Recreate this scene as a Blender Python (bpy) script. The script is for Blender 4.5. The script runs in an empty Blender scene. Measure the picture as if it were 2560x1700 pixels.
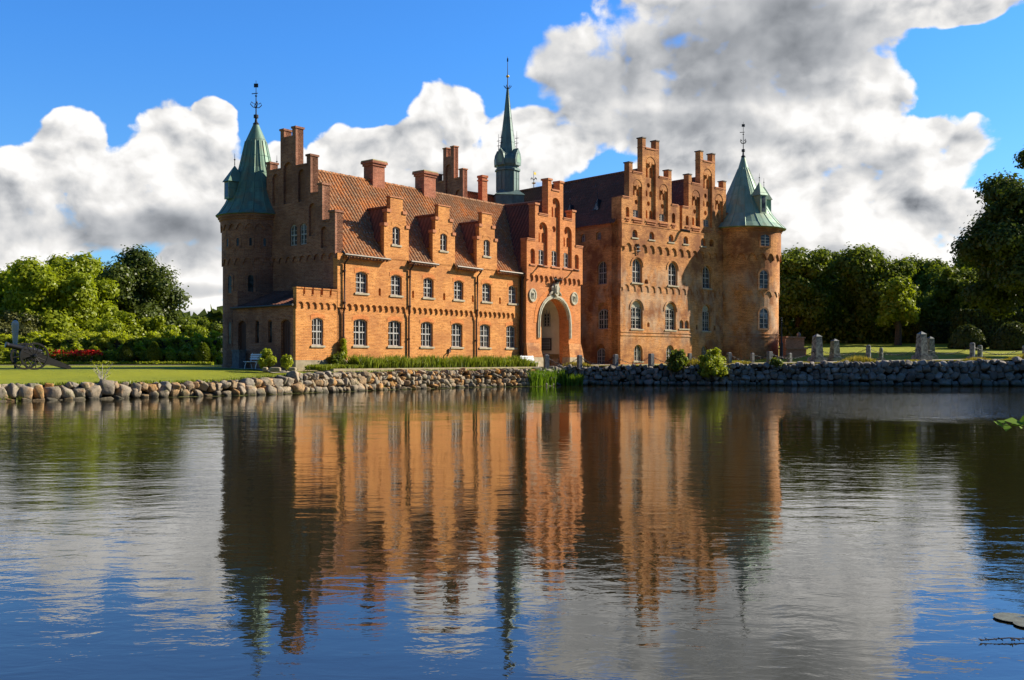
import bpy, math, random
import numpy as np
from mathutils import Vector
from mathutils.geometry import tessellate_polygon
R = math.radians
random.seed(7)
rng = np.random.default_rng(11)
scn = bpy.context.scene
COL = scn.collection

# ------------------------------------------------------------------ camera
cd = bpy.data.cameras.new('camera'); cam = bpy.data.objects.new('camera', cd); COL.objects.link(cam)
cam.location = (0, 0, 1.9); cam.rotation_euler = (R(90), 0, 0)
cd.sensor_width = 36; cd.lens = 35.0; cd.shift_y = 48 / 2560; cd.clip_end = 6000; cd.clip_start = 0.2
scn.camera = cam
# ------------------------------------------------------------------ exposure
scn.view_settings.view_transform = 'Standard'; scn.view_settings.look = 'None'
scn.view_settings.exposure = 0.85; scn.view_settings.gamma = 1.0
# ------------------------------------------------------------------ sun (from the right, slightly beyond)
SUN_AZ = math.atan2(0.949, 0.317); SUN_EL = R(31)
sd = bpy.data.lights.new('sun', 'SUN'); sd.energy = 5.0; sd.angle = R(0.5); sd.color = (1.0, 0.90, 0.74)
sun = bpy.data.objects.new('sun', sd); COL.objects.link(sun)
sv = Vector((math.sin(SUN_AZ) * math.cos(SUN_EL), math.cos(SUN_AZ) * math.cos(SUN_EL), math.sin(SUN_EL)))
sun.rotation_euler = sv.to_track_quat('Z', 'Y').to_euler(); sun.location = (60, 20, 60)

# ------------------------------------------------------------------ node helper
class NT:
    def __init__(s, nt): s.nt = nt
    def n(s, ty, **kw):
        nd = s.nt.nodes.new(ty)
        for k, v in kw.items(): setattr(nd, k, v)
        return nd
    def put(s, sock, v):
        if isinstance(v, bpy.types.NodeSocket): s.nt.links.new(v, sock)
        elif v is not None: sock.default_value = v
    def m(s, op, a, b=None, c=None, clamp=False):
        nd = s.n('ShaderNodeMath', operation=op); nd.use_clamp = clamp
        for i, v in enumerate((a, b, c)):
            if v is not None: s.put(nd.inputs[i], v)
        return nd.outputs[0]
    def vm(s, op, a, b=None):
        nd = s.n('ShaderNodeVectorMath', operation=op)
        s.put(nd.inputs[0], a)
        if b is not None: s.put(nd.inputs[3 if op == 'SCALE' else 1], b)
        return nd.outputs[0]
    def mix(s, f, a, b, bt='MIX'):
        nd = s.n('ShaderNodeMix', data_type='RGBA', blend_type=bt)
        s.put(nd.inputs[0], f); s.put(nd.inputs[6], a); s.put(nd.inputs[7], b)
        return nd.outputs[2]
    def noise(s, vec, scale, det=4, rough=0.5, dim='3D', dist=0.0):
        nd = s.n('ShaderNodeTexNoise', noise_dimensions=dim)
        s.put(nd.inputs['Vector'], vec); nd.inputs['Scale'].default_value = scale
        nd.inputs['Detail'].default_value = det; nd.inputs['Roughness'].default_value = rough
        nd.inputs['Distortion'].default_value = dist
        return nd.outputs[0]
    def rng(s, v, a, b, c=0.0, d=1.0, smooth=False):
        nd = s.n('ShaderNodeMapRange'); nd.clamp = True
        if smooth: nd.interpolation_type = 'SMOOTHSTEP'
        s.put(nd.inputs[0], v)
        for i, x in enumerate((a, b, c, d)): s.put(nd.inputs[i + 1], x)
        return nd.outputs[0]
def c4(c): return (c[0], c[1], c[2], 1.0)

# ------------------------------------------------------------------ world: Nishita sky with cumulus clouds laid out by direction
world = bpy.data.worlds.new("World"); scn.world = world; world.use_nodes = True
def build_world():
    nt = world.node_tree; nt.nodes.clear(); g = NT(nt)
    out = g.n('ShaderNodeOutputWorld'); bg = g.n('ShaderNodeBackground')
    sky = g.n('ShaderNodeTexSky', sky_type='NISHITA'); sky.sun_disc = False
    sky.sun_elevation = SUN_EL; sky.sun_rotation = SUN_AZ
    sky.air_density = 1.0; sky.dust_density = 0.25; sky.ozone_density = 3.0
    hs = g.n('ShaderNodeHueSaturation'); hs.inputs['Saturation'].default_value = 1.12; hs.inputs['Value'].default_value = 1.0
    nt.links.new(sky.outputs[0], hs.inputs['Color'])
    tc = g.n('ShaderNodeTexCoord'); sp = g.n('ShaderNodeSeparateXYZ'); nt.links.new(tc.outputs['Generated'], sp.inputs[0])
    az = g.m('ARCTAN2', sp.outputs[0], sp.outputs[1]); el = g.m('ARCSINE', sp.outputs[2])
    cb = g.n('ShaderNodeCombineXYZ'); g.put(cb.inputs[0], az); g.put(cb.inputs[1], g.m('MULTIPLY', el, 1.25)); P = cb.outputs[0]
    warp = g.n('ShaderNodeTexNoise', noise_dimensions='2D'); g.put(warp.inputs['Vector'], P)
    warp.inputs['Scale'].default_value = 9; warp.inputs['Detail'].default_value = 3
    wv = g.vm('SCALE', g.vm('SUBTRACT', warp.outputs['Color'], (0.5, 0.5, 0.5)), 0.03)
    Pw = g.vm('ADD', P, wv)
    def conv(x, y, rx, ry):        # measured on a 2361 px wide view of the place -> azimuth, elevation (radians)
        X = (x * 1.0843 - 1280) / 2489; Y = (898 - y * 1.0843) / 2489
        return (math.atan(X), math.atan(Y * math.cos(math.atan(X))), rx * 1.0843 / 2489, ry * 1.0843 / 2489)
    spw = g.n('ShaderNodeSeparateXYZ'); nt.links.new(Pw, spw.inputs[0])
    wa = spw.outputs[0]; we = g.m('DIVIDE', spw.outputs[1], 1.25)
    def field(bl):
        acc = None
        for (x, y, rx, ry, k) in bl:
            a, e, wx, wy = conv(x, y, rx, ry)
            dx = g.m('MULTIPLY', g.m('SUBTRACT', wa, a), 1 / wx)
            dy = g.m('MULTIPLY', g.m('SUBTRACT', we, e), 1 / wy)
            d = g.m('SUBTRACT', k, g.m('MULTIPLY_ADD', dx, g.m('MULTIPLY', dx, k), g.m('MULTIPLY', dy, g.m('MULTIPLY', dy, k))))
            acc = d if acc is None else g.m('SMOOTH_MAX', acc, d, 0.25)
        return g.m('MAXIMUM', acc, -1.5)
    cover = [(168, 330, 90, 95, 1), (90, 430, 190, 110, 1), (420, 360, 130, 130, 1), (500, 275, 55, 60, 1), (330, 460, 240, 120, 1),
             (90, 500, 260, 110, 1), (490, 460, 150, 130, 1), (-220, 430, 300, 140, 1), (40, 590, 120, 42, .7), (455, 630, 130, 75, 1),
             (480, 735, 130, 45, 1), (1040, 275, 110, 85, 1), (960, 355, 200, 80, 1), (810, 355, 120, 75, 1), (1220, 340, 120, 100, 1),
             (1000, 440, 330, 90, 1), (1300, 330, 110, 70, .7), (650, 370, 60, 40, .8), (700, 480, 160, 90, 1), (1230, 270, 70, 45, .8),
             (1370, 150, 170, 120, 1), (1600, 60, 300, 140, 1), (1830, 90, 290, 125, 1), (2080, 20, 250, 60, 1), (1480, 260, 260, 110, 1),
             (1750, 250, 300, 140, 1), (1950, 230, 150, 120, 1), (2100, 345, 170, 85, 1), (1800, 380, 340, 140, 1), (1620, 390, 200, 70, .9),
             (2020, 430, 210, 90, 1), (1940, 560, 300, 110, 1), (2150, 530, 150, 90, 1), (2230, 480, 70, 60, .9), (2020, 620, 200, 60, .9), (1700, 520, 260, 120, 1), (2230, 10, 150, 45, .9),
             (1480, 480, 150, 60, .8), (2420, 40, 60, 30, .5)]
    dark = [(1380, 185, 220, 110, 1), (1560, 110, 300, 110, .95), (1500, 290, 300, 60, .9), (1800, 110, 300, 80, .6), (1720, 30, 260, 60, .8),
            (150, 530, 380, 55, .8), (450, 540, 190, 60, .7), (-150, 530, 260, 70, .8), (1000, 450, 300, 50, .45),
            (1900, 400, 200, 45, .35), (1650, 330, 240, 30, .55), (450, 665, 100, 18, .6),
            (1250, 90, 120, 80, .7), (1650, 200, 260, 70, .75)]
    M = field(cover); G = field(dark)
    def fbm(vec):
        a = g.noise(vec, 16, 8, 0.56, '2D')
        v = g.n('ShaderNodeTexVoronoi', voronoi_dimensions='2D', feature='SMOOTH_F1'); g.put(v.inputs['Vector'], vec)
        v.inputs['Scale'].default_value = 26
        v.inputs['Smoothness'].default_value = 0.6
        if 'Detail' in v.inputs: v.inputs['Detail'].default_value = 2.0
        return g.m('SUBTRACT', g.m('MULTIPLY', a, 1.9), g.m('MULTIPLY', v.outputs['Distance'], 0.62))
    F0 = fbm(Pw); F1 = fbm(g.vm('ADD', Pw, (0.012, 0.016, 0)))
    big = g.noise(Pw, 5, 3, 0.45, '2D'); big1 = g.noise(g.vm('ADD', Pw, (0.03, 0.035, 0)), 11, 3, 0.5, '2D'); big0 = g.noise(Pw, 11, 3, 0.5, '2D')
    Mc = g.rng(M, -0.42, 0.60, -0.78, 0.80)
    D = g.m('ADD', Mc, g.m('MULTIPLY', g.m('SUBTRACT', F0, 0.84), 0.80))
    Gc = g.rng(g.m('ADD', G, g.m('ADD', g.m('MULTIPLY', g.m('SUBTRACT', big, 0.5), 1.5), g.m('MULTIPLY', g.m('SUBTRACT', big0, 0.5), 0.9))), -0.35, 1.15, smooth=True)
    alpha = g.rng(D, -0.10, g.m('ADD', 0.17, g.m('MULTIPLY', g.rng(G, 0.0, 0.6), 0.25)), smooth=True)
    relief = g.m('MULTIPLY', g.m('SUBTRACT', F0, F1), g.m('SUBTRACT', 0.62, g.m('MULTIPLY', Gc, 0.48)))
    rel2 = g.m('MULTIPLY', g.m('SUBTRACT', big0, big1), 0.70)
    lum = g.m('ADD', g.m('SUBTRACT', g.m('SUBTRACT', 1.0, g.m('MULTIPLY', g.rng(D, 0.05, 0.75), 0.17)), g.m('MULTIPLY', Gc, 0.50)), g.m('ADD', relief, rel2))
    lum = g.m('MAXIMUM', g.m('MINIMUM', lum, 1.04), 0.15)
    tint = g.mix(g.rng(lum, 0.2, 0.85), (0.90, 0.97, 1.08, 1), (1.0, 0.985, 0.965, 1))
    cc = g.vm('SCALE', g.vm('SCALE', tint, lum), 6.7)
    grad = g.rng(el, 0.0, 0.30)
    skyc = g.vm('MULTIPLY', g.vm('SCALE', hs.outputs[0], g.rng(sp.outputs[1], -0.15, 0.4, 0.52, 1.06)), g.mix(grad, (0.62, 0.84, 1.02, 1), (0.46, 0.92, 1.38, 1)))  # sky dimmed behind the viewer to cut fill on the shaded walls
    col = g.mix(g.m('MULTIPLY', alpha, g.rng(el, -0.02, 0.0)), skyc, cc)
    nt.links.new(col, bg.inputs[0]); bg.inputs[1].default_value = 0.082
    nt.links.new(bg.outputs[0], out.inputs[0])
build_world()

# ------------------------------------------------------------------ materials
MATS = {}
def newmat(name):
    m = bpy.data.materials.new(name); m.use_nodes = True
    nt = m.node_tree; nt.nodes.clear(); g = NT(nt)
    out = g.n('ShaderNodeOutputMaterial'); b = g.n('ShaderNodeBsdfPrincipled'); nt.links.new(b.outputs[0], out.inputs[0])
    b.inputs['Specular IOR Level'].default_value = 0.25
    MATS[name] = m
    return m, g, b, out
def bump(g, b, h, dist, strength=1.0):
    bp = g.n('ShaderNodeBump'); bp.inputs['Strength'].default_value = strength; bp.inputs['Distance'].default_value = dist
    g.put(bp.inputs['Height'], h); g.nt.links.new(bp.outputs[0], b.inputs['Normal'])
def brick_mat(name, ca, cb_, mortar, stain, stain_amt, pale_amt=0.0, band=(0, 0)):
    m, g, b, out = newmat(name)
    uv = g.n('ShaderNodeUVMap').outputs[0]
    tc = g.n('ShaderNodeTexCoord').outputs['Object']
    br = g.n('ShaderNodeTexBrick'); br.offset = 0.5
    g.put(br.inputs['Vector'], uv); br.inputs['Scale'].default_value = 1
    br.inputs['Color1'].default_value = c4(ca); br.inputs['Color2'].default_value = c4(cb_); br.inputs['Mortar'].default_value = c4(mortar)
    br.inputs['Brick Width'].default_value = 0.26; br.inputs['Row Height'].default_value = 0.092
    br.inputs['Mortar Size'].default_value = 0.013; br.inputs['Mortar Smooth'].default_value = 0.3; br.inputs['Bias'].default_value = -0.1
    n1 = g.noise(tc, 0.55, 6, 0.62); n2 = g.noise(tc, 3.2, 4, 0.6); n3 = g.noise(uv, 14, 3, 0.7)
    course = g.noise(g.vm('MULTIPLY', uv, (1.6, 7.5, 1)), 1.0, 4, 0.75); streak = g.noise(g.vm('MULTIPLY', uv, (2.6, 0.22, 1)), 1.0, 4, 0.6)
    col = g.mix(g.rng(n2, 0.35, 0.72, 0, 0.55), br.outputs[0], c4([x * 0.62 for x in ca]))
    col = g.mix(g.rng(course, 0.50, 0.62, 0, 0.7), col, c4([x * 0.45 for x in ca]))
    col = g.mix(g.rng(course, 0.50, 0.38, 0, 0.42), col, c4([x * .6 + y * .55 for x, y in zip(cb_, mortar)]))
    col = g.mix(g.rng(streak, 0.56, 0.72, 0, 0.45), col, c4([x * 0.5 for x in ca]))
    col = g.mix(g.rng(n3, 0.42, 0.66, 0, 0.75), col, c4([min(1, x * 1.5) for x in cb_]))
    col = g.mix(g.m('MULTIPLY', g.rng(n1, 0.44, 0.60), stain_amt), col, c4(stain))
    if pale_amt:
        n4 = g.noise(g.vm('MULTIPLY', tc, (0.6, 0.6, 0.35)), 1.3, 7, 0.7)
        sz = g.n('ShaderNodeSeparateXYZ'); g.put(sz.inputs[0], tc)
        bd = g.rng(sz.outputs[2], band[0], band[0] + 2.5, 0, 1, True); bd2 = g.rng(sz.outputs[2], band[1] - 1.5, band[1], 1, 0, True)
        msk = g.m('MULTIPLY', g.m('MULTIPLY', bd, bd2), g.rng(n4, 0.44, 0.68))
        col = g.mix(g.m('MULTIPLY', msk, pale_amt), col, (0.62, 0.52, 0.38, 1))
    g.put(b.inputs['Base Color'], col); b.inputs['Roughness'].default_value = 0.9
    bump(g, b, g.m('ADD', g.m('MULTIPLY', br.outputs['Fac'], -1.0), g.m('MULTIPLY', n3, 0.8)), 0.02, 0.8)
    return m
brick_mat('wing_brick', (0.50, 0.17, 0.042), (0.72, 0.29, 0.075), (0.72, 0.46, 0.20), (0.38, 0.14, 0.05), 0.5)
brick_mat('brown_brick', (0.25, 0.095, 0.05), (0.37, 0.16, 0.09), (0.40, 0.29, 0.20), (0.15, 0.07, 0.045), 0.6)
brick_mat('stack_brick', (0.36, 0.115, 0.06), (0.48, 0.17, 0.09), (0.46, 0.31, 0.21), (0.18, 0.07, 0.045), 0.6)
brick_mat('arch_brick', (0.62, 0.19, 0.05), (0.66, 0.23, 0.06), (0.5, 0.26, 0.11), (0.5, 0.16, 0.05), 0.3)
brick_mat('gate_brick', (0.52, 0.168, 0.045), (0.70, 0.255, 0.07), (0.55, 0.32, 0.18), (0.36, 0.13, 0.06), 0.5)
brick_mat('old_brick', (0.42, 0.145, 0.045), (0.66, 0.29, 0.09), (0.62, 0.42, 0.20), (0.22, 0.08, 0.035), 0.8, 0.6, (1.0, 9.2))
brick_mat('red_brick', (0.52, 0.15, 0.06), (0.60, 0.20, 0.08), (0.5, 0.3, 0.2), (0.4, 0.12, 0.05), 0.4)

def tile_mat(name, base, alt, lichen, lich_amt, dark, tw=0.28):
    m, g, b, out = newmat(name)
    uv = g.n('ShaderNodeUVMap').outputs[0]; tc = g.n('ShaderNodeTexCoord').outputs['Object']
    cell = g.vm('FLOOR', g.vm('DIVIDE', uv, (tw, 0.36, 1)))
    wn = g.n('ShaderNodeTexWhiteNoise', noise_dimensions='2D'); g.put(wn.inputs['Vector'], cell)
    n1 = g.noise(tc, 0.5, 5, 0.6); n2 = g.noise(tc, 7, 4, 0.7)
    col = g.mix(wn.outputs[0], c4(base), c4(alt))
    col = g.mix(g.m('MULTIPLY', g.rng(n1, 0.34, 0.60), dark[3]), col, c4(dark[:3]))
    col = g.mix(g.m('MULTIPLY', g.rng(n2, 0.52, 0.66), lich_amt), col, c4(lichen))
    s = g.n('ShaderNodeSeparateXYZ'); g.put(s.inputs[0], uv)
    ph = g.m('FRACT', g.m('DIVIDE', s.outputs[0], tw))
    groove = g.rng(g.m('ABSOLUTE', g.m('SUBTRACT', ph, 0.22)), 0.0, 0.26, 0.9, 0.0)
    col = g.mix(groove, col, (0.07, 0.035, 0.02, 1))
    g.put(b.inputs['Base Color'], col); b.inputs['Roughness'].default_value = 0.85
    bump(g, b, n2, 0.02, 0.6)
    return m
tile_mat('orange_tile', (0.66, 0.21, 0.04), (0.45, 0.15, 0.04), (0.50, 0.42, 0.27), 0.75, (0.26, 0.13, 0.06, 0.9))
tile_mat('dark_tile', (0.30, 0.105, 0.06), (0.20, 0.08, 0.048), (0.30, 0.22, 0.15), 0.4, (0.12, 0.06, 0.04, 0.6), 0.3)

def simple(name, col, rough=0.7, metal=0.0, var=0.25, scale=4.0, col2=None, bd=0.0, spec=0.25):
    m, g, b, out = newmat(name)
    tc = g.n('ShaderNodeTexCoord').outputs['Object']
    n = g.noise(tc, scale, 5, 0.6)
    c2 = col2 if col2 else [x * (1 - var) for x in col]
    g.put(b.inputs['Base Color'], g.mix(g.rng(n, 0.35, 0.65), c4(col), c4(c2)))
    b.inputs['Roughness'].default_value = rough; b.inputs['Metallic'].default_value = metal; b.inputs['Specular IOR Level'].default_value = spec
    if bd: bump(g, b, n, bd, 1.0)
    return m
simple('plinth_stone', (0.40, 0.33, 0.22), 0.9, col2=(0.26, 0.21, 0.13), scale=2.5, bd=0.03)
simple('pale_stone', (0.52, 0.49, 0.38), 0.85, col2=(0.34, 0.31, 0.22), scale=5, bd=0.01)
simple('sill_stone', (0.48, 0.42, 0.30), 0.85, col2=(0.36, 0.30, 0.2))
simple('cream_plaster', (0.86, 0.80, 0.62), 0.9, col2=(0.72, 0.66, 0.48), scale=1.5)
simple('dado_plaster', (0.42, 0.30, 0.13), 0.9)
simple('white_paint', (0.44, 0.42, 0.38), 0.5, var=0.2)
simple('bench_white', (0.80, 0.82, 0.84), 0.45, var=0.06)
simple('brown_metal', (0.085, 0.042, 0.028), 0.45, var=0.3, scale=9)
simple('gutter_metal', (0.09, 0.075, 0.06), 0.5, 0.3)
simple('iron', (0.035, 0.035, 0.04), 0.5, 0.4, spec=0.4)
simple('cannon_metal', (0.02, 0.02, 0.022), 0.45, 0.5, spec=0.4)
simple('cannon_wood', (0.022, 0.02, 0.02), 0.6, col2=(0.012, 0.011, 0.01))
simple('gold', (0.75, 0.50, 0.08), 0.4, 0.6, var=0.1)
simple('door_wood', (0.09, 0.035, 0.022), 0.6)
simple('granite', (0.20, 0.20, 0.19), 0.9, col2=(0.12, 0.12, 0.12), scale=6, bd=0.02)
simple('obelisk_stone', (0.30, 0.31, 0.28), 0.9, col2=(0.06, 0.06, 0.06), scale=4.5, bd=0.02)
simple('bark', (0.11, 0.08, 0.055), 0.95, col2=(0.05, 0.04, 0.03), scale=6, bd=0.04)
simple('gravel', (0.42, 0.37, 0.27), 0.95, col2=(0.30, 0.26, 0.19), scale=9, bd=0.01)
simple('brick_cap', (0.58, 0.23, 0.10), 0.85, col2=(0.38, 0.16, 0.08), scale=6)
simple('board_frame', (0.05, 0.045, 0.04), 0.6)
simple('board_face', (0.30, 0.29, 0.26), 0.7, var=0.1)
simple('dark_soil', (0.05, 0.04, 0.028), 1.0, col2=(0.03, 0.03, 0.02))
simple('trellis_white', (0.62, 0.55, 0.48), 0.6)
simple('lily_green', (0.17, 0.22, 0.06), 0.45, col2=(0.28, 0.25, 0.07), scale=3)

def copper_mat(name, ca, cb_, cc_):
    m, g, b, out = newmat(name)
    uv = g.n('ShaderNodeUVMap').outputs[0]; tc = g.n('ShaderNodeTexCoord').outputs['Object']
    n1 = g.noise(g.vm('MULTIPLY', uv, (2.2, 0.35, 1)), 1.0, 6, 0.65); n2 = g.noise(tc, 1.4, 4, 0.6)
    cell = g.vm('FLOOR', g.vm('MULTIPLY', uv, (1.9, 0.9, 1)))
    wn = g.n('ShaderNodeTexWhiteNoise', noise_dimensions='2D'); g.put(wn.inputs['Vector'], cell)
    col = g.mix(g.rng(n1, 0.36, 0.66), c4(ca), c4(cb_))
    col = g.mix(g.rng(n2, 0.50, 0.78, 0, 0.8), col, c4(cc_))
    col = g.mix(g.m('MULTIPLY', wn.outputs[0], 0.30), col, c4([x * 0.5 for x in ca]))
    g.put(b.inputs['Base Color'], col); b.inputs['Roughness'].default_value = 0.55; b.inputs['Metallic'].default_value = 0.15
    s = g.n('ShaderNodeSeparateXYZ'); g.put(s.inputs[0], uv)
    hl = g.rng(g.m('ABSOLUTE', g.m('SUBTRACT', g.m('FRACT', g.m('MULTIPLY', s.outputs[1], 0.9)), 0.5)), 0.0, 0.02, 1, 0)
    bump(g, b, g.m('ADD', g.m('MULTIPLY', hl, 1.0), g.m('MULTIPLY', n1, 0.6)), 0.03, 0.7)
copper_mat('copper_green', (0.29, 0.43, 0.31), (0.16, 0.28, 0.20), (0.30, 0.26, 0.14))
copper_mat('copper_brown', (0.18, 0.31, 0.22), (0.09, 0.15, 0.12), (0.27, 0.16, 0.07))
copper_mat('copper_spire', (0.19, 0.28, 0.24), (0.12, 0.17, 0.155), (0.10, 0.12, 0.11))

def glass_mat(name, dark, tint):
    m, g, b, out = newmat(name)
    tc = g.n('ShaderNodeTexCoord').outputs['Object']
    n = g.noise(tc, 1.3, 3, 0.5)
    oi = g.n('ShaderNodeObjectInfo').outputs['Random']
    n = g.noise(g.vm('ADD', tc, g.vm('SCALE', (13.0, 7.0, 5.0), oi)), 1.6, 3, 0.5)
    g.put(b.inputs['Base Color'], g.mix(g.rng(n, g.m('SUBTRACT', 0.62, g.m('MULTIPLY', oi, 0.28)), 0.68), c4(dark), c4([x * 2.2 for x in tint])))
    b.inputs['Roughness'].default_value = 0.08; b.inputs['Specular IOR Level'].default_value = 0.2
    bump(g, b, g.noise(tc, 3.5, 2, 0.5), 0.02, 0.5)
glass_mat('pane_glass', (0.015, 0.017, 0.02), (0.05, 0.055, 0.06))
glass_mat('pale_pane', (0.06, 0.06, 0.05), (0.22, 0.20, 0.15))
glass_mat('sky_pane', (0.05, 0.06, 0.07), (0.13, 0.15, 0.17))

def leaf_mat(name, a, b2, trans=0.35, hue=0.0):
    m = bpy.data.materials.new(name); m.use_nodes = True; nt = m.node_tree; nt.nodes.clear(); g = NT(nt)
    out = g.n('ShaderNodeOutputMaterial'); geo = g.n('ShaderNodeNewGeometry')
    tc = g.n('ShaderNodeTexCoord').outputs['Object']
    n = g.noise(tc, 0.9, 3, 0.6)
    f = g.m('ADD', g.m('MULTIPLY', geo.outputs['Random Per Island'], 0.6), g.m('MULTIPLY', g.rng(n, 0.35, 0.65), 0.4))
    col = g.mix(f, c4(a), c4(b2))
    d = g.n('ShaderNodeBsdfDiffuse'); t = g.n('ShaderNodeBsdfTranslucent'); gl = g.n('ShaderNodeBsdfGlossy')
    g.put(d.inputs[0], col); g.put(t.inputs[0], g.vm('MULTIPLY', col, (1.25, 1.25, 0.45))); gl.inputs[1].default_value = 0.4
    gl.inputs[0].default_value = (0.6, 0.6, 0.6, 1)
    mx = g.n('ShaderNodeMixShader'); mx.inputs[0].default_value = trans
    nt.links.new(d.outputs[0], mx.inputs[1]); nt.links.new(t.outputs[0], mx.inputs[2])
    m2 = g.n('ShaderNodeMixShader'); m2.inputs[0].default_value = 0.025
    nt.links.new(mx.outputs[0], m2.inputs[1]); nt.links.new(gl.outputs[0], m2.inputs[2])
    nt.links.new(m2.outputs[0], out.inputs[0]); MATS[name] = m
leaf_mat('leaf_bright', (0.19, 0.245, 0.014), (0.33, 0.37, 0.022), 0.45)
leaf_mat('leaf_dark', (0.045, 0.068, 0.012), (0.11, 0.14, 0.022), 0.35)
leaf_mat('leaf_mid', (0.09, 0.125, 0.014), (0.20, 0.24, 0.025), 0.42)
leaf_mat('leaf_olive', (0.09, 0.10, 0.03), (0.14, 0.14, 0.04), 0.25)
leaf_mat('leaf_yellow', (0.26, 0.31, 0.02), (0.38, 0.40, 0.035), 0.4)
leaf_mat('leaf_silver', (0.18, 0.22, 0.13), (0.30, 0.33, 0.22), 0.2)
leaf_mat('hedge_leaf', (0.22, 0.27, 0.02), (0.38, 0.40, 0.04), 0.65)
leaf_mat('yew_leaf', (0.055, 0.075, 0.02), (0.10, 0.12, 0.03), 0.25)
leaf_mat('blade', (0.12, 0.17, 0.02), (0.24, 0.27, 0.04), 0.35)
leaf_mat('reed_blade', (0.10, 0.22, 0.02), (0.22, 0.32, 0.03), 0.4)
leaf_mat('dry_grass', (0.26, 0.22, 0.045), (0.36, 0.29, 0.07), 0.3)
leaf_mat('red_petal', (0.45, 0.015, 0.012), (0.6, 0.04, 0.02), 0.2)
leaf_mat('pink_petal', (0.65, 0.35, 0.3), (0.6, 0.15, 0.1), 0.2)

def lawn_mat():
    m, g, b, out = newmat('lawn_grass')
    tc = g.n('ShaderNodeTexCoord').outputs['Object']
    n1 = g.noise(tc, 0.25, 5, 0.6); n2 = g.noise(tc, 3, 5, 0.7); n3 = g.noise(g.vm('MULTIPLY', tc, (1, 1, 1)), 30, 3, 0.7)
    col = g.mix(g.rng(n1, 0.35, 0.65), (0.27, 0.28, 0.008, 1), (0.18, 0.21, 0.007, 1))
    col = g.mix(g.rng(n2, 0.4, 0.7, 0, 0.6), col, (0.34, 0.33, 0.018, 1))
    col = g.mix(g.rng(n3, 0.5, 0.7, 0, 0.5), col, (0.07, 0.11, 0.01, 1))
    g.put(b.inputs['Base Color'], col); b.inputs['Roughness'].default_value = 0.95
    bump(g, b, g.m('ADD', n3, n2), 0.06, 0.9)
lawn_mat()
def stone_mat(name, cols):
    m, g, b, out = newmat(name)
    tc = g.n('ShaderNodeTexCoord').outputs['Object']; geo = g.n('ShaderNodeNewGeometry')
    cr = g.n('ShaderNodeValToRGB'); cr.color_ramp.interpolation = 'LINEAR'
    els = cr.color_ramp.elements
    els[0].position = 0; els[0].color = c4(cols[0]); els[1].position = 1; els[1].color = c4(cols[-1])
    for i, c in enumerate(cols[1:-1]):
        e = els.new((i + 1) / (len(cols) - 1)); e.color = c4(c)
    g.put(cr.inputs[0], geo.outputs['Random Per Island'])
    n = g.noise(tc, 5, 7, 0.75); n2 = g.noise(tc, 1.7, 4, 0.6)
    col = g.mix(g.rng(n, 0.40, 0.68, 0, 0.75), cr.outputs[0], c4([x * 0.45 for x in cols[0]]))
    col = g.mix(g.rng(n2, 0.55, 0.70, 0, 0.5), col, c4(cols[1]))
    sz = g.n('ShaderNodeSeparateXYZ'); g.put(sz.inputs[0], tc); n5 = g.noise(tc, 2.6, 5, 0.7)
    col = g.mix(g.rng(n5, 0.52, 0.62, 0, 0.6), col, (0.13, 0.13, 0.06, 1))
    wet = g.rng(g.m('ADD', sz.outputs[2], g.m('MULTIPLY', g.m('SUBTRACT', n5, .5), .25)), 0.22, 0.34, 0.8, 0.0)
    col = g.mix(wet, col, (0.05, 0.045, 0.03, 1))
    g.put(b.inputs['Base Color'], col); b.inputs['Roughness'].default_value = 0.9
    bump(g, b, n, 0.07, 1.0)
stone_mat('boulder_warm', [(0.34, 0.27, 0.18), (0.60, 0.28, 0.06), (0.42, 0.33, 0.22), (0.28, 0.25, 0.20), (0.50, 0.39, 0.25), (0.38, 0.30, 0.21), (0.22, 0.19, 0.15)])
stone_mat('boulder_dark', [(0.22, 0.19, 0.15), (0.34, 0.30, 0.24), (0.14, 0.125, 0.105), (0.50, 0.45, 0.38), (0.25, 0.21, 0.165)])
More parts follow.
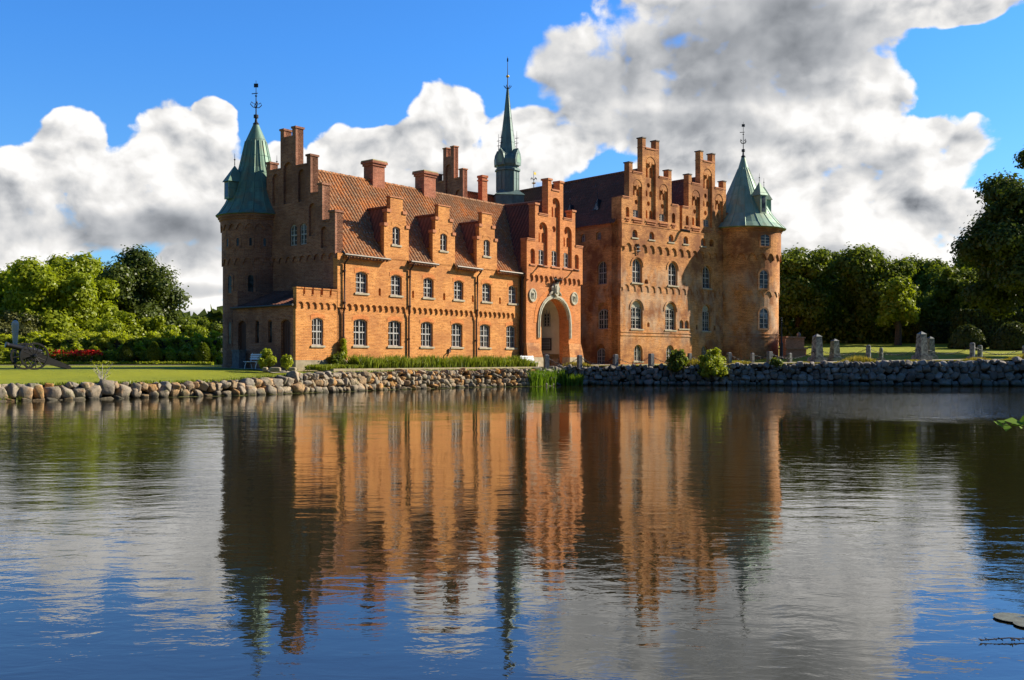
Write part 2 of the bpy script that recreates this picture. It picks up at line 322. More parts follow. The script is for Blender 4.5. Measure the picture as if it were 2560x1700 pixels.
def water_mat():
    m, g, b, out = newmat('moat_water')
    tc = g.n('ShaderNodeTexCoord').outputs['Object']
    sp = g.n('ShaderNodeSeparateXYZ'); g.put(sp.inputs[0], tc)
    n1 = g.noise(g.vm('MULTIPLY', tc, (0.55, 1.0, 1)), 4.2, 4, 0.55, dist=0.4)
    n2 = g.noise(g.vm('MULTIPLY', tc, (0.5, 1.0, 1)), 1.15, 3, 0.5, dist=0.3)
    n3 = g.noise(g.vm('MULTIPLY', tc, (0.6, 1.0, 1)), 13, 3, 0.6)
    patch = g.rng(g.noise(g.vm('MULTIPLY', tc, (0.03, 0.075, 1)), 1.0, 3, 0.5), 0.40, 0.62, 0.55, 1.25, True)
    # wind ruffled streak lying off the right-hand bank
    sx = g.rng(sp.outputs[0], 4.0, 15.0, 0, 1, True)
    yy = g.m('ADD', sp.outputs[1], g.m('MULTIPLY', g.m('SUBTRACT', g.noise(tc, 0.12, 3, 0.6), 0.5), 9.0))
    sy = g.m('MULTIPLY', g.rng(yy, 27, 31, 0, 1, True), g.rng(yy, 48, 56, 1, 0, True))
    ruff = g.m('MULTIPLY', sx, sy)
    # breeze on the left side
    lx = g.m('MULTIPLY', g.rng(sp.outputs[0], -5.0, -1.5, 1, 0, True), g.rng(sp.outputs[1], 12, 38, 1, 0.5, True))
    amp = g.m('ADD', patch, g.m('MULTIPLY', lx, 0.5))
    h = g.m('MULTIPLY', g.m('ADD', g.m('ADD', g.m('MULTIPLY', n1, g.rng(sp.outputs[1], 8, 34, 1.15, 0.9)), g.m('ADD', g.m('MULTIPLY', n2, 2.0), g.m('MULTIPLY', g.noise(g.vm('MULTIPLY', tc, (0.5, 1.0, 1)), 0.33, 2, 0.5), 3.0))), g.m('MULTIPLY', n3, g.m('ADD', 0.04, g.m('MULTIPLY', lx, 0.15)))), amp)
    h = g.m('ADD', h, g.m('MULTIPLY', g.m('MULTIPLY', g.noise(g.vm('MULTIPLY', tc, (1.0, 0.45, 1)), 2.6, 4, 0.7), ruff), 16.0))
    b.inputs['Base Color'].default_value = (0.018, 0.016, 0.006, 1)
    b.inputs['Roughness'].default_value = 0.015; b.inputs['IOR'].default_value = 1.8; b.inputs['Specular IOR Level'].default_value = 0.5
    bump(g, b, h, 0.0040, 1.0)
water_mat()
simple('old_leaf', (0.16, 0.165, 0.11), 0.5, col2=(0.10, 0.09, 0.05), scale=14)
simple('lichen_cap', (0.45, 0.40, 0.2), 0.9)

# ------------------------------------------------------------------ mesh builder
class MB:
    def __init__(s): s.v = []; s.f = []; s.uv = []; s.mi = []; s.sm = []
    def face(s, pts, mi=0, uvs=None, smooth=False):
        i = len(s.v); s.v.extend([tuple(p) for p in pts]); s.f.append(list(range(i, i + len(pts)))); s.mi.append(mi); s.sm.append(smooth)
        if uvs is None:
            p = [Vector(q) for q in pts]; n = Vector((0, 0, 0))
            for k in range(len(p)):
                a, b = p[k], p[(k + 1) % len(p)]
                n += Vector(((a.y - b.y) * (a.z + b.z), (a.z - b.z) * (a.x + b.x), (a.x - b.x) * (a.y + b.y)))
            if n.length > 0: n.normalize()
            if abs(n.z) > 0.9: uvs = [(q.x, q.y) for q in p]
            else:
                t = Vector((-n.y, n.x, 0)).normalized(); w = n.cross(t)
                uvs = [(q.dot(t), q.z if abs(n.z) < 0.3 else q.dot(w)) for q in p]
        s.uv.extend(uvs)
    def box(s, x0, x1, y0, y1, z0, z1, mi=0, xf=None):
        f = xf or (lambda x, y, z: (x, y, z))
        P = [f(x, y, z) for z in (z0, z1) for y in (y0, y1) for x in (x0, x1)]
        for q in ((0, 1, 3, 2), (4, 5, 7, 6), (0, 1, 5, 4), (2, 3, 7, 6), (0, 2, 6, 4), (1, 3, 7, 5)): s.face([P[k] for k in q], mi)
    def panel(s, outline, holes, y0, y1, mi=0, xf=None, back=False, rev_mi=None, front=True):
        """outline & holes: lists of (x,z). front face at depth y0, edges run back to y1."""
        f = xf or (lambda x, y, z: (x, y, z))
        rm = mi if rev_mi is None else rev_mi
        loops = [outline] + list(holes); flat = [p for l in loops for p in l]
        tri = tessellate_polygon([[Vector((p[0], p[1], 0)) for p in l] for l in loops])
        for t in tri:
            if front: s.face([f(flat[k][0], y0, flat[k][1]) for k in t], mi)
            if back: s.face([f(flat[k][0], y1, flat[k][1]) for k in t], mi)
        for l in loops:
            for k in range(len(l)):
                a, b = l[k], l[(k + 1) % len(l)]
                s.face([f(a[0], y0, a[1]), f(b[0], y0, b[1]), f(b[0], y1, b[1]), f(a[0], y1, a[1])], rm)
    def tube(s, pts, r, seg=6, mi=0, r2=None, cap=True):
        pts = [Vector(p) for p in pts]; n = len(pts); rings = []
        for i, p in enumerate(pts):
            d = (pts[min(i + 1, n - 1)] - pts[max(i - 1, 0)]).normalized()
            a = d.cross(Vector((0, 0, 1)))
            if a.length < 0.05: a = d.cross(Vector((1, 0, 0)))
            a.normalize(); b = d.cross(a)
            rr = r if r2 is None else r + (r2 - r) * i / (n - 1)
            if isinstance(r, (list, tuple)): rr = r[i]
            rings.append([p + (a * math.cos(2 * math.pi * k / seg) + b * math.sin(2 * math.pi * k / seg)) * rr for k in range(seg)])
        for i in range(n - 1):
            for k in range(seg):
                s.face([rings[i][k], rings[i][(k + 1) % seg], rings[i + 1][(k + 1) % seg], rings[i + 1][k]], mi, smooth=seg > 5)
        if cap:
            s.face(rings[0], mi); s.face(rings[-1], mi)
    def lathe(s, prof, c=(0, 0, 0), seg=24, mi=0, smooth=True, a0=0.0, a1=2 * math.pi, xf=None):
        """prof: list of (z, r)"""
        f = xf or (lambda x, y, z: (x, y, z))
        for i in range(len(prof) - 1):
            (z0, r0), (z1, r1) = prof[i], prof[i + 1]
            rm = max(r0, r1, 0.05)
            for k in range(seg):
                A = a0 + (a1 - a0) * k / seg; B = a0 + (a1 - a0) * (k + 1) / seg
                q = [(c[0] + r0 * math.cos(A), c[1] + r0 * math.sin(A), c[2] + z0), (c[0] + r0 * math.cos(B), c[1] + r0 * math.sin(B), c[2] + z0),
                     (c[0] + r1 * math.cos(B), c[1] + r1 * math.sin(B), c[2] + z1), (c[0] + r1 * math.cos(A), c[1] + r1 * math.sin(A), c[2] + z1)]
                uv = [(A * rm, z0), (B * rm, z0), (B * rm, z1), (A * rm, z1)]
                if r1 < 1e-4: q = q[:3]; uv = uv[:3]
                elif r0 < 1e-4: q = [q[0], q[2], q[3]]; uv = [uv[0], uv[2], uv[3]]
                s.face([f(*p) for p in q], mi, uv, smooth)
    def build(s, name, mats, parent=None, zb=0.0, weld=False):
        me = bpy.data.meshes.new(name)
        V = np.array(s.v, dtype=np.float64).reshape(-1, 3); V[:, 2] -= zb
        me.from_pydata(V.tolist(), [], s.f)
        if not isinstance(mats, (list, tuple)): mats = [mats]
        for m in mats: me.materials.append(MATS[m])
        me.polygons.foreach_set('material_index', s.mi); me.polygons.foreach_set('use_smooth', s.sm)
        ul = me.uv_layers.new(name='UVMap'); ul.data.foreach_set('uv', np.array(s.uv, dtype=np.float32).ravel())
        if weld:
            import bmesh
            bm = bmesh.new(); bm.from_mesh(me); bmesh.ops.remove_doubles(bm, verts=bm.verts, dist=0.0008); bm.to_mesh(me); bm.free()
        me.update()
        o = bpy.data.objects.new(name, me); COL.objects.link(o)
        if parent is not None: o.parent = parent
        return o
ZB = {}
def thing(name, label, cat, loc, rotz=0.0, group=None):
    o = bpy.data.objects.new(name, None); COL.objects.link(o); o.location = loc; o.rotation_euler = (0, 0, rotz)
    o['label'] = label; o['category'] = cat
    if group: o['group'] = group
    o.empty_display_size = 0.5
    return o
def tag(o, label, cat, group=None, kind=None):
    o['label'] = label; o['category'] = cat
    if group: o['group'] = group
    if kind: o['kind'] = kind
    return o
def setloc(o, x, y, z=0, rz=0): o.location = (x, y, z); o.rotation_euler = (0, 0, rz); return o

def arch(x0, x1, z0, z1, rise=None, n=8):
    """opening outline: flat bottom, arched head peaking at z1"""
    w = (x1 - x0) / 2; c = (x0 + x1) / 2
    rise = w if rise is None else rise; rise = min(rise, z1 - z0 - 0.02)
    pts = [(x0, z0), (x1, z0)]
    for k in range(n + 1):
        a = math.pi * k / n
        if rise >= w * 0.95: pts.append((c + w * math.cos(a), z1 - rise + rise * math.sin(a)))
        else:
            Rr = (w * w + rise * rise) / (2 * rise); th = math.asin(w / Rr); b = th - 2 * th * k / n
            pts.append((c + Rr * math.sin(b), z1 - Rr + Rr * math.cos(b)))
    return pts
def disc(cx, cz, r, n=14, rz=None): return [(cx + r * math.cos(2 * math.pi * k / n), cz + (rz or r) * math.sin(2 * math.pi * k / n)) for k in range(n)]
def rectp(x0, x1, z0, z1): return [(x0, z0), (x1, z0), (x1, z1), (x0, z1)]
def mirror(half, c):
    """half: list of (half-width, z) from the outer bottom up to the centre"""
    return [(c + w, z) for w, z in half] + [(c - w, z) for w, z in reversed(half)]
def scallop_bottom(x0, x1, ztop_arch, zfoot, pitch, side=0.22, outline_top=None):
    """outline whose lower edge is a row of round arches (corbel table)"""
    n = max(1, round((x1 - x0) / pitch)); p = (x1 - x0) / n; pts = []
    for i in range(n):
        a = x0 + i * p; foot = p * side
        w = (p - foot) / 2; c = a + p / 2
        pts.append((a, zfoot)); pts.append((a + foot / 2, zfoot))
        for k in range(0, 7):
            an = math.pi - math.pi * k / 6
            pts.append((c + w * math.cos(an), ztop_arch - w + w * math.sin(an)))
        pts.append((a + p - foot / 2, zfoot))
    pts.append((x1, zfoot))
    return pts
def dedupe(l):
    o = []
    for p in l:
        if not o or abs(p[0] - o[-1][0]) + abs(p[1] - o[-1][1]) > 1e-5: o.append(p)
    if abs(o[0][0] - o[-1][0]) + abs(o[0][1] - o[-1][1]) < 1e-5: o.pop()
    return o

def window(parent, x0, x1, z0, z1, rise, y, cols=2, rows=4, xf=None, zb=0.0, sill=0.0, frame=True, pane='pane_glass', y_sill=0.0, mull=True, flat=False, fw=0.06):
    """pane recessed at depth y, painted frame in front of it, stone sill at the wall face"""
    f = xf or (lambda a, b, c: (a, b, c))
    m = MB(); out = arch(x0 - 0.02, x1 + 0.02, z0 - 0.02, z1 + 0.01, rise) if not flat else rectp(x0, x1, z0, z1)
    m.panel(out, [], y, y + 0.03, 0, xf, front=True)
    w = m.build('window', pane, parent, zb)
    if frame:
        q = MB(); o2 = arch(x0, x1, z0, z1, rise) if not flat else rectp(x0, x1, z0, z1)
        i2 = arch(x0 + fw, x1 - fw, z0 + fw, z1 - fw, rise * (x1 - x0 - 2 * fw) / (x1 - x0)) if not flat else rectp(x0 + fw, x1 - fw, z0 + fw, z1 - fw)
        q.panel(o2, [i2], y - 0.07, y - 0.005, 0, xf)
        c = (x0 + x1) / 2; h = z1 - rise * (0 if flat else 0.35) - z0
        if mull: q.box(c - 0.04, c + 0.04, y - 0.085, y - 0.01, z0 + fw, z1 - fw * 0.6, 0, xf)
        if rows >= 4: zt = z0 + h * 0.52; q.box(x0 + fw, x1 - fw, y - 0.088, y - 0.012, zt - 0.04, zt + 0.04, 0, xf)
        b = 0.016
        for k in range(1, rows):
            zz = z0 + h * k / rows
            if rows >= 4 and abs(k / rows - 0.5) < 0.05: continue
            q.box(x0 + fw, x1 - fw, y - 0.06, y - 0.014, zz - b, zz + b, 0, xf)
        if cols > 2:
            for k in range(cols):
                if cols % 2 == 0 and k == cols // 2: continue
                if k == 0: continue
                xx = x0 + (x1 - x0) * k / cols
                q.box(xx - b, xx + b, y - 0.058, y - 0.016, z0 + fw, z1 - rise * (0 if flat else 0.6), 0, xf)
        q.build('window_frame', 'white_paint', w, 0.0 if False else zb)
    if sill:
        q = MB(); q.box(x0 - 0.1, x1 + 0.1, y_sill - sill, y - 0.01, z0 - 0.12, z0 - 0.003, 0, xf)
        q.build('sill', 'sill_stone', w, zb)
    return w

def tileroof(mb, O, U, V, lu, lv, tw=0.28, course=0.36, lift=0.014, amp=0.085, mi=0, skip=None, sub=5):
    """corrugated pantile sheet. O origin at eave, U along eave, V up the slope (unit vectors)"""
    O, U, V = Vector(O), Vector(U).normalized(), Vector(V).normalized(); N = U.cross(V)
    if N.z < 0: N = -N
    nu = int(round(lu / tw)) * sub; nv = int(math.ceil(lv / course)); du = lu / nu
    prof = [amp * (0.5 + 0.5 * math.cos(2 * math.pi * ((k % sub) / sub))) ** 0.8 for k in range(nu + 1)]
    for j in range(nv):
        v0 = j * course; v1 = min(lv, v0 + course)
        if v1 - v0 < 0.02: continue
        dl = lift
        wv = lambda a, b: .028 * math.sin(a * .8 + b * .6) + .018 * math.sin(a * 2.1 - b * 1.3 + 1)
        row0 = [O + U * (k * du) + V * v0 + N * (prof[k] + dl + wv(k * du, v0)) for k in range(nu + 1)]
        row1 = [O + U * (k * du) + V * v1 + N * (prof[k] + wv(k * du, v1)) for k in range(nu + 1)]
        for k in range(nu):
            if skip and skip((k + 0.5) * du, (v0 + v1) / 2): continue
            mb.face([row0[k], row0[k + 1], row1[k + 1], row1[k]], mi, [(k * du, v0), ((k + 1) * du, v0), ((k + 1) * du, v1), (k * du, v1)], True)

# ================================================================== GEOMETRY OF THE PLACE
AB = R(51.077); AM = R(42.461)
OB = (-12.39, 57.0); OM = (8.71, 80.0)
dB = (math.cos(AB), math.sin(AB)); nB = (-dB[1], dB[0]); dM = (math.cos(AM), math.sin(AM)); nM = (-dM[1], dM[0])
GZ = 1.35
def B2W(t, s): return (OB[0] + t * dB[0] + s * nB[0], OB[1] + t * dB[1] + s * nB[1])
def M2W(t, s): return (OM[0] + t * dM[0] + s * nM[0], OM[1] + t * dM[1] + s * nM[1])

# ------------------------------------------------------------------ ground, water
WZ = 0.15
bankX = [-400, -120, -60, -35, -24, -21.3, -14.2, -12.7, -10.5, -7.4, -3.5, 1.4, 3.2, 11.2, 18.0, 33.3, 60, 120, 400]
bankY = [-120, -60, -5, 25, 38.5, 41.5, 47.9, 49.5, 52.5, 57.3, 61.8, 65.0, 67.2, 66.5, 66.0, 64.7, 62, 50, 10]
bankT = [.8, .8, .8, .8, .80, .80, .84, 1.0, 1.14, 1.18, 1.2, 1.25, 1.42, 1.50, 1.60, 1.88, 1.95, 2.0, 2.0]
def bY(x): return float(np.interp(x, bankX, bankY))
def bT(x): return float(np.interp(x, bankX, bankT))
def gz(x, y):
    """ground height behind the bank wall"""
    t = bT(x); d = y - bY(x)
    if x < 6:
        f = min(1, max(0, (d - 0.5) / 12)); z = t + (GZ - t) * f * f * (3 - 2 * f)
        if x < -14: z += 0.09 * min(1, max(0, (y - 62) / 16))
    else: z = t
    if x > 12:
        w = min(1, (x - 12) / 12); f = min(1, max(0, (y - 84) / 30)); z += w * f * 1.9
    return z
m = MB()
m.face([(-500, -60, WZ), (500, -60, WZ), (500, 130, WZ), (-500, 130, WZ)])
o = m.build('water', 'moat_water'); o['kind'] = 'structure'; o['label'] = 'dark rippled moat water mirroring the castle and clouds'
xs = sorted(set([-1500, -800, -400, -250, -180, -120, -90, -75] + [round(-60 + 1.0 * k, 2) for k in range(131)] + [75, 85, 100, 120, 160, 250, 400, 800, 1500]))
ds = [0.35, 0.8, 1.5, 2.5, 3.5, 5, 7, 9, 11, 13, 16, 19, 22, 26, 30, 34, 38, 42, 46, 52, 60, 80, 120, 250, 600, 1600]
m = MB()
nx = len(xs); nd = len(ds)
G = [[(x, bY(x) + d, gz(x, bY(x) + d)) for d in ds] for x in xs]
for i in range(nx - 1):
    for j in range(nd - 1):
        q = [G[i][j], G[i + 1][j], G[i + 1][j + 1], G[i][j + 1]]
        m.face(q, 0, [(p[0], p[1]) for p in q], True)
    a, b = G[i][0], G[i + 1][0]
    m.face([a, b, (b[0], b[1], -0.5), (a[0], a[1], -0.5)], 0)
o = m.build('lawn', 'lawn_grass'); o['kind'] = 'structure'
# ground under the viewer and around the water, out to the horizon
m = MB(); m.face([(-3000, -3000, -0.6), (3000, -3000, -0.6), (3000, 3000, -0.6), (-3000, 3000, -0.6)])
o = m.build('ground', 'lawn_grass'); o['kind'] = 'structure'
m = MB(); m.face([(-500, -500, .35), (500, -500, .35), (500, 1.5, .35), (-500, 1.5, .35)]); m.face([(-500, 1.5, .35), (500, 1.5, .35), (500, 2.6, 0.0), (-500, 2.6, 0.0)])
o = m.build('near_bank', 'lawn_grass'); o['kind'] = 'structure'
def strip(name, pts, w, dz, mat):
    """flat ribbon following the ground: pts = [(x,y)], w width"""
    m = MB(); L = []
    for i, p in enumerate(pts):
        a = pts[max(0, i - 1)]; b = pts[min(len(pts) - 1, i + 1)]; dx, dy = b[0] - a[0], b[1] - a[1]; l = math.hypot(dx, dy)
        nx_, ny_ = -dy / l, dx / l
        L.append([(p[0] + nx_ * w * k, p[1] + ny_ * w * k) for k in (-.5, -.17, .17, .5)])
    for i in range(len(L) - 1):
        for k in range(3):
            q = [L[i][k], L[i][k + 1], L[i + 1][k + 1], L[i + 1][k]]
            m.face([(x, y, gz(x, y) + dz) for x, y in q], 0)
    o = m.build(name, mat); o['kind'] = 'structure'; return o
strip('path', [(-70, 77), (-60, 76), (-45, 75.3), (-35, 75), (-28, 74.8), (-22, 74.6), (-19, 74.2)], 1.5, 0.03, 'gravel')
strip('gravel_drive', [(3.0, 69.4), (6, 70.2), (10, 70.6), (15, 70.8), (20, 71), (26, 71), (33, 70.6), (42, 70), (55, 69.5), (80, 66)], 4.6, 0.035, 'gravel')
strip('forecourt', [(1.4, 71.6), (2.6, 73.5), (4.0, 76), (5.0, 78), (5.6, 80)], 7.0, 0.02, 'gravel')
strip('wall_path', [B2W(-1.5, -0.9), B2W(-0.6, 2.0), B2W(-0.8, 4.5), B2W(-1.0, 7.5)], 1.3, 0.03, 'gravel')

# ------------------------------------------------------------------ LONG CASTLE WING (frame B, local x along facade, y inward)
zb = 1.1
wing = thing('castle_wing', 'long brick wing with orange tiled roof, three stepped dormers and a shaded end gable', 'castle wing',
             (OB[0], OB[1], zb), AB)
EAVE = 8.25; RIDGE = 13.87; SC = 4.40; TG = 3.05; TE = 20.9
gw = [(4.41, 5.55), (7.32, 8.47), (10.26, 11.39), (13.21, 14.33), (16.14, 17.26), (19.06, 20.17)]
fw_ = [(4.50, 5.48), (7.44, 8.42), (10.38, 11.36), (13.34, 14.31), (16.28, 17.25), (19.21, 20.18)]
nic = [(6.40, 6.58), (9.34, 9.52), (12.28, 12.48), (15.2, 15.38), (18.13, 18.32)]
dorm = [7.95, 12.36, 16.80]
m = MB()
holes_lo = [arch(a, b, 2.73, 4.35, 0.14) for a, b in gw]
m.panel(rectp(TG, TE, 1.85, 5.6), holes_lo, 0.0, 0.28)                       # lower wall sheet
up = [arch(a, b, 5.95, 7.24, 0.14) for a, b in fw_] + [arch(a, b, 5.85, 6.33, 0.06, 4) for a, b in nic]
sc = scallop_bottom(3.72, TE, 5.26, 4.92, 0.50)
outl = [(TG, 5.0)] + [(3.72, 5.0)] + sc + [(TE, EAVE), (TG, EAVE)]
m.panel(dedupe(outl), up, -0.10, 0.28)                                      # upper wall sheet, 10 cm proud, arched foot
m.box(TG + .3, TE, 0.28, 8.5, 1.0, EAVE - 0.02)                                    # solid body behind
m.box(TE, TE + 3, 0.5, 8.5, 1.0, EAVE - 0.02)
m.box(TG - .02, TE, -0.06, 0.27, 1.0, 1.85, 1)                                   # plinth
for a, b in gw: # proud segmental arches
    c, w = (a + b) / 2, (b - a) / 2 + 0.11
    o1 = []; 
    for k in range(9):
        x = c - w + 2 * w * k / 8; o1.append((x, 4.36 + 0.14 * (1 - ((x - c) / w) ** 2) - 0.12))
    m.panel(o1 + [(x, z + 0.24) for x, z in reversed(o1)], [], -0.018, 0.0, 2)
for a, b in fw_:
    c, w = (a + b) / 2, (b - a) / 2 + 0.11; o1 = []
    for k in range(9):
        x = c - w + 2 * w * k / 8; o1.append((x, 7.25 + 0.14 * (1 - ((x - c) / w) ** 2) - 0.12))
    m.panel(o1 + [(x, z + 0.24) for x, z in reversed(o1)], [], -0.118, -0.1, 2)
for (a, b) in [(3.55, 6.83), (9.06, 11.25), (13.47, 15.69), (17.91, 20.9)]: # corbelled brick cornice
    m.box(a, b, -0.20, 0.1, EAVE - 0.28, EAVE - 0.14); m.box(a, b, -0.26, 0.1, EAVE - 0.14, EAVE - 0.02)
# stepped end gable, seen in shade
G_ = lambda x, y, z: (TG + y, x, z)
half = [(4.40, 1.0), (4.40, 10.72), (3.88, 10.72), (3.88, 10.25), (3.24, 10.25), (3.24, 12.47), (2.86, 12.47), (2.86, 12.0), (2.15, 12.0),
        (2.15, 14.35), (1.78, 14.35), (1.78, 13.85), (0.75, 13.85), (0.75, 16.25), (0.40, 16.25), (0.40, 15.75)]
nich = [arch(SC + d, SC + d + 0.62, 7.2 + h, 9.2 + h, None, 6) for d, h in ((-2.6, 2.2), (2.0, 2.2), (-1.6, 4.4), (0.95, 4.4))] + \
       [arch(SC - 0.45, SC + 0.45, 11.6, 14.2, None, 6), arch(SC - 3.65, SC - 3.1, 8.6, 9.9, None, 6), arch(SC + 3.1, SC + 3.65, 8.6, 9.9, None, 6)]
gwn = [arch(3.55, 4.2, 8.95, 10.25, 0.2), arch(2.62, 3.25, 8.95, 10.25, 0.2)]
nich = [n for n in nich if not (min(p[0] for p in n) < 4.3 and max(p[0] for p in n) > 2.5 and min(p[1] for p in n) < 10.4)]
outg = mirror([(w, max(z, 8.35)) if i else (w, 8.35) for i, (w, z) in enumerate(half)], SC)
sc2 = scallop_bottom(SC - 4.4, SC + 4.4, 8.28, 7.92, 0.66)
outg = sc2 + [p for p in mirror(half[1:], SC)]
m.panel(rectp(0.3, SC + 4.4, 1.0, 8.5), [], 0.0, 0.31, 3, G_)
m.panel(dedupe(outg), nich + gwn, -0.10, 0.5, 3, G_)
m.panel(mirror(half, SC), [], 0.06, 0.5, 3, G_, back=True)
for (w0, w1, zt) in [(3.24, 3.88, 10.25), (2.15, 2.86, 12.0), (0.75, 1.78, 13.85)]:
    for sg in (-1, 1):
        a, b = sorted((SC + sg * w0, SC + sg * w1)); m.box(a - 0.0, b + 0.0, -0.14, 0.54, zt - 0.06, zt + 0.05, 4, G_)
for (w0, w1, zt) in [(3.88, 4.40, 10.72), (2.86, 3.24, 12.47), (1.78, 2.15, 14.35), (0.40, 0.75, 16.25)]:
    for sg in (-1, 1):
        a, b = sorted((SC + sg * w0, SC + sg * w1)); m.box(a - 0.05, b + 0.05, -0.16, 0.56, zt - 0.03, zt + 0.09, 4, G_)
m.box(SC - .4, SC + .4, -0.12, 0.52, 15.70, 15.79, 4, G_)
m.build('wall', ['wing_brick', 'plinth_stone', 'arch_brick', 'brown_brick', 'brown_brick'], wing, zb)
for i, (a, b) in enumerate(gw): window(wing, a, b, 2.73, 4.35, 0.14, 0.2, 4, 4, None, zb, 0.07)
for i, (a, b) in enumerate(fw_): window(wing, a, b, 5.95, 7.24, 0.14, 0.12, 4, 4, None, zb, 0.17)
for a, b in ((3.55, 4.2), (2.62, 3.25)): window(wing, a, b, 8.95, 10.25, 0.2, 0.04, 2, 4, G_, zb, 0, pane='sky_pane')
# roof
def dskip(t0):
    def f(u, v):
        t = t0 + u
        for c in dorm:
            if abs(t - c) < 1.0 and v < 1.2: return True
        return False
    return f
m = MB(); dz = RIDGE - EAVE; slope = math.hypot(dz, SC); Vv = (0, SC / slope, dz / slope); ov = 0.55
T0 = 3.57
tileroof(m, (T0, -ov * SC / slope, EAVE - ov * dz / slope + 0.10), (1, 0, 0), Vv, 24.5 - T0, slope + ov, skip=dskip(T0))
tileroof(m, (T0, 2 * SC, EAVE + 0.05), (1, 0, 0), (0, -SC / slope, dz / slope), 24.5 - T0, slope, sub=2)
for k in range(int((24.5 - T0) / 0.4)): # ridge tiles
    x = T0 + 0.4 * k; m.tube([(x, SC, RIDGE + 0.1), (x + 0.43, SC, RIDGE + 0.085)], 0.13 + 0.015 * (k % 2), 8)
m.build('roof', 'orange_tile', wing, zb)
# dormers
for c in dorm:
    d = MB(); hf = [(1.09, EAVE - 0.1), (1.09, 10.42), (0.84, 10.42), (0.84, 11.31), (0.55, 11.31), (0.55, 12.14)]
    d.panel(mirror(hf, c), [arch(c - 0.36, c + 0.32, 9.15, 10.30, 0.13)], -0.10, 0.24, 0, back=False)
    d.panel(mirror(hf, c), [], 0.14, 0.24, 0, back=True)
    for (w0, w1, zt) in [(0.84, 1.09, 10.42), (0.55, 0.84, 11.31)]:
        for sg in (-1, 1):
            a, b = sorted((c + sg * w0, c + sg * w1)); d.box(a - 0.05, b + 0.03, -0.17, 0.27, zt - 0.16, zt + 0.04, 1)
    d.box(c - 0.62, c + 0.60, -0.15, 0.27, 12.12, 12.2, 1)
    cc = [(x, z) for x, z in [(c - .36 - .1 + (.88) * k / 8, 10.36 + 0.16 * (1 - (abs(k - 4) / 4) ** 2)) for k in range(9)]]
    d.panel(cc + [(x, z + 0.2) for x, z in reversed(cc)], [], -0.118, -0.1, 0)
    # cheeks back into the roof slope
    yb = lambda z: (z - EAVE) / dz * SC
    for sg in (-1, 1):
        x = c + sg * 0.92
        d.face([(x, 0.2, EAVE - 0.1), (x, 0.2, 9.5), (x, yb(9.5), 9.5)], 0)
    do = d.build('dormer', ['wing_brick', 'brick_cap'], wing, zb)
    r = MB(); ez, rz_ = 9.3, 11.62
    sl = math.hypot(1.02, rz_ - ez)
    for sg in (-1, 1):
        x0, x1 = c + sg * 1.04, c
        r.face([(x0, 0.22, ez), (x0, yb(ez) + .02, ez), (x1, yb(rz_) + .1, rz_), (x1, 0.22, rz_)], 0, [(0.22, 0), (yb(ez), 0), (yb(rz_), sl), (0.22, sl)])
    r.tube([(c, 0.24, rz_ + 0.02), (c, yb(rz_) + 0.1, rz_ + 0.02)], 0.09, 8)
    r.build('dormer_roof', 'dark_tile', do, zb)  # same tile as the main roof; darker colour paints in its shade
    window(wing, c - 0.36, c + 0.32, 9.15, 10.30, 0.13, 0.08, 2, 3, None, zb, 0.16)
# chimneys, skylight
for (t0, t1, zt, s0, s1) in [(9.75, 10.85, 15.3, 4.0, 4.9), (14.65, 15.85, 15.3, 3.95, 4.85)]:
    c = MB(); c.box(t0, t1, s0, s1, 12.6, zt - 0.2); c.box(t0 - 0.07, t1 + 0.07, s0 - 0.07, s1 + 0.07, zt - 0.32, zt - 0.16)
    c.box(t0 - 0.15, t1 + 0.15, s0 - 0.15, s1 + 0.15, zt - 0.16, zt, 0); c.box(t0 - .13, t1 + .13, s0 - .13, s1 + .13, zt, zt + 0.07, 1)
    c.build('chimney', ['stack_brick', 'lichen_cap'], wing, zb)
c = MB(); yy_ = 2.4; zz_ = EAVE + dz * yy_ / SC
c.box(19.15, 19.55, yy_ - 0.25, yy_ + 0.25, zz_ - 0.25, zz_ + 0.28, 0); c.build('skylight', 'sky_pane', wing, zb)
# gutters and downpipes
for (a, b) in [(3.3, 7.05), (8.87, 11.45), (13.28, 15.9), (17.72, 21.25)]:
    g_ = MB(); g_.tube([(a, -0.47, EAVE - 0.10), (b, -0.47, EAVE - 0.13)], 0.075, 8); g_.build('gutter', 'gutter_metal', wing, zb)
for t in (3.52, 9.05, 15.66, 20.55):
    g_ = MB(); g_.tube([(t + 0.12, -0.47, EAVE - 0.15), (t + 0.1, -0.45, EAVE - 0.3), (t, -0.2, EAVE - 0.62), (t, -0.19, 5.2), (t, -0.17, 4.9), (t, -0.10, 4.6), (t, -0.10, 1.3)], 0.062, 8)
    for zc in (7.2, 5.3, 3.2): g_.tube([(t, -0.19 if zc > 5 else -0.10, zc - 0.05), (t, -0.19 if zc > 5 else -0.10, zc + 0.05)], 0.085, 8)
    g_.build('downpipe', 'brown_metal', wing, zb)
g_ = MB(); g_.tube([(12.6, -0.12, 2.05), (12.75, -0.2, 2.35), (12.95, -0.1, 2.45)], 0.04, 6); g_.box(12.85, 13.05, -0.1, 0.0, 2.35, 2.6); g_.build('wall_bracket', 'brown_metal', wing, zb)

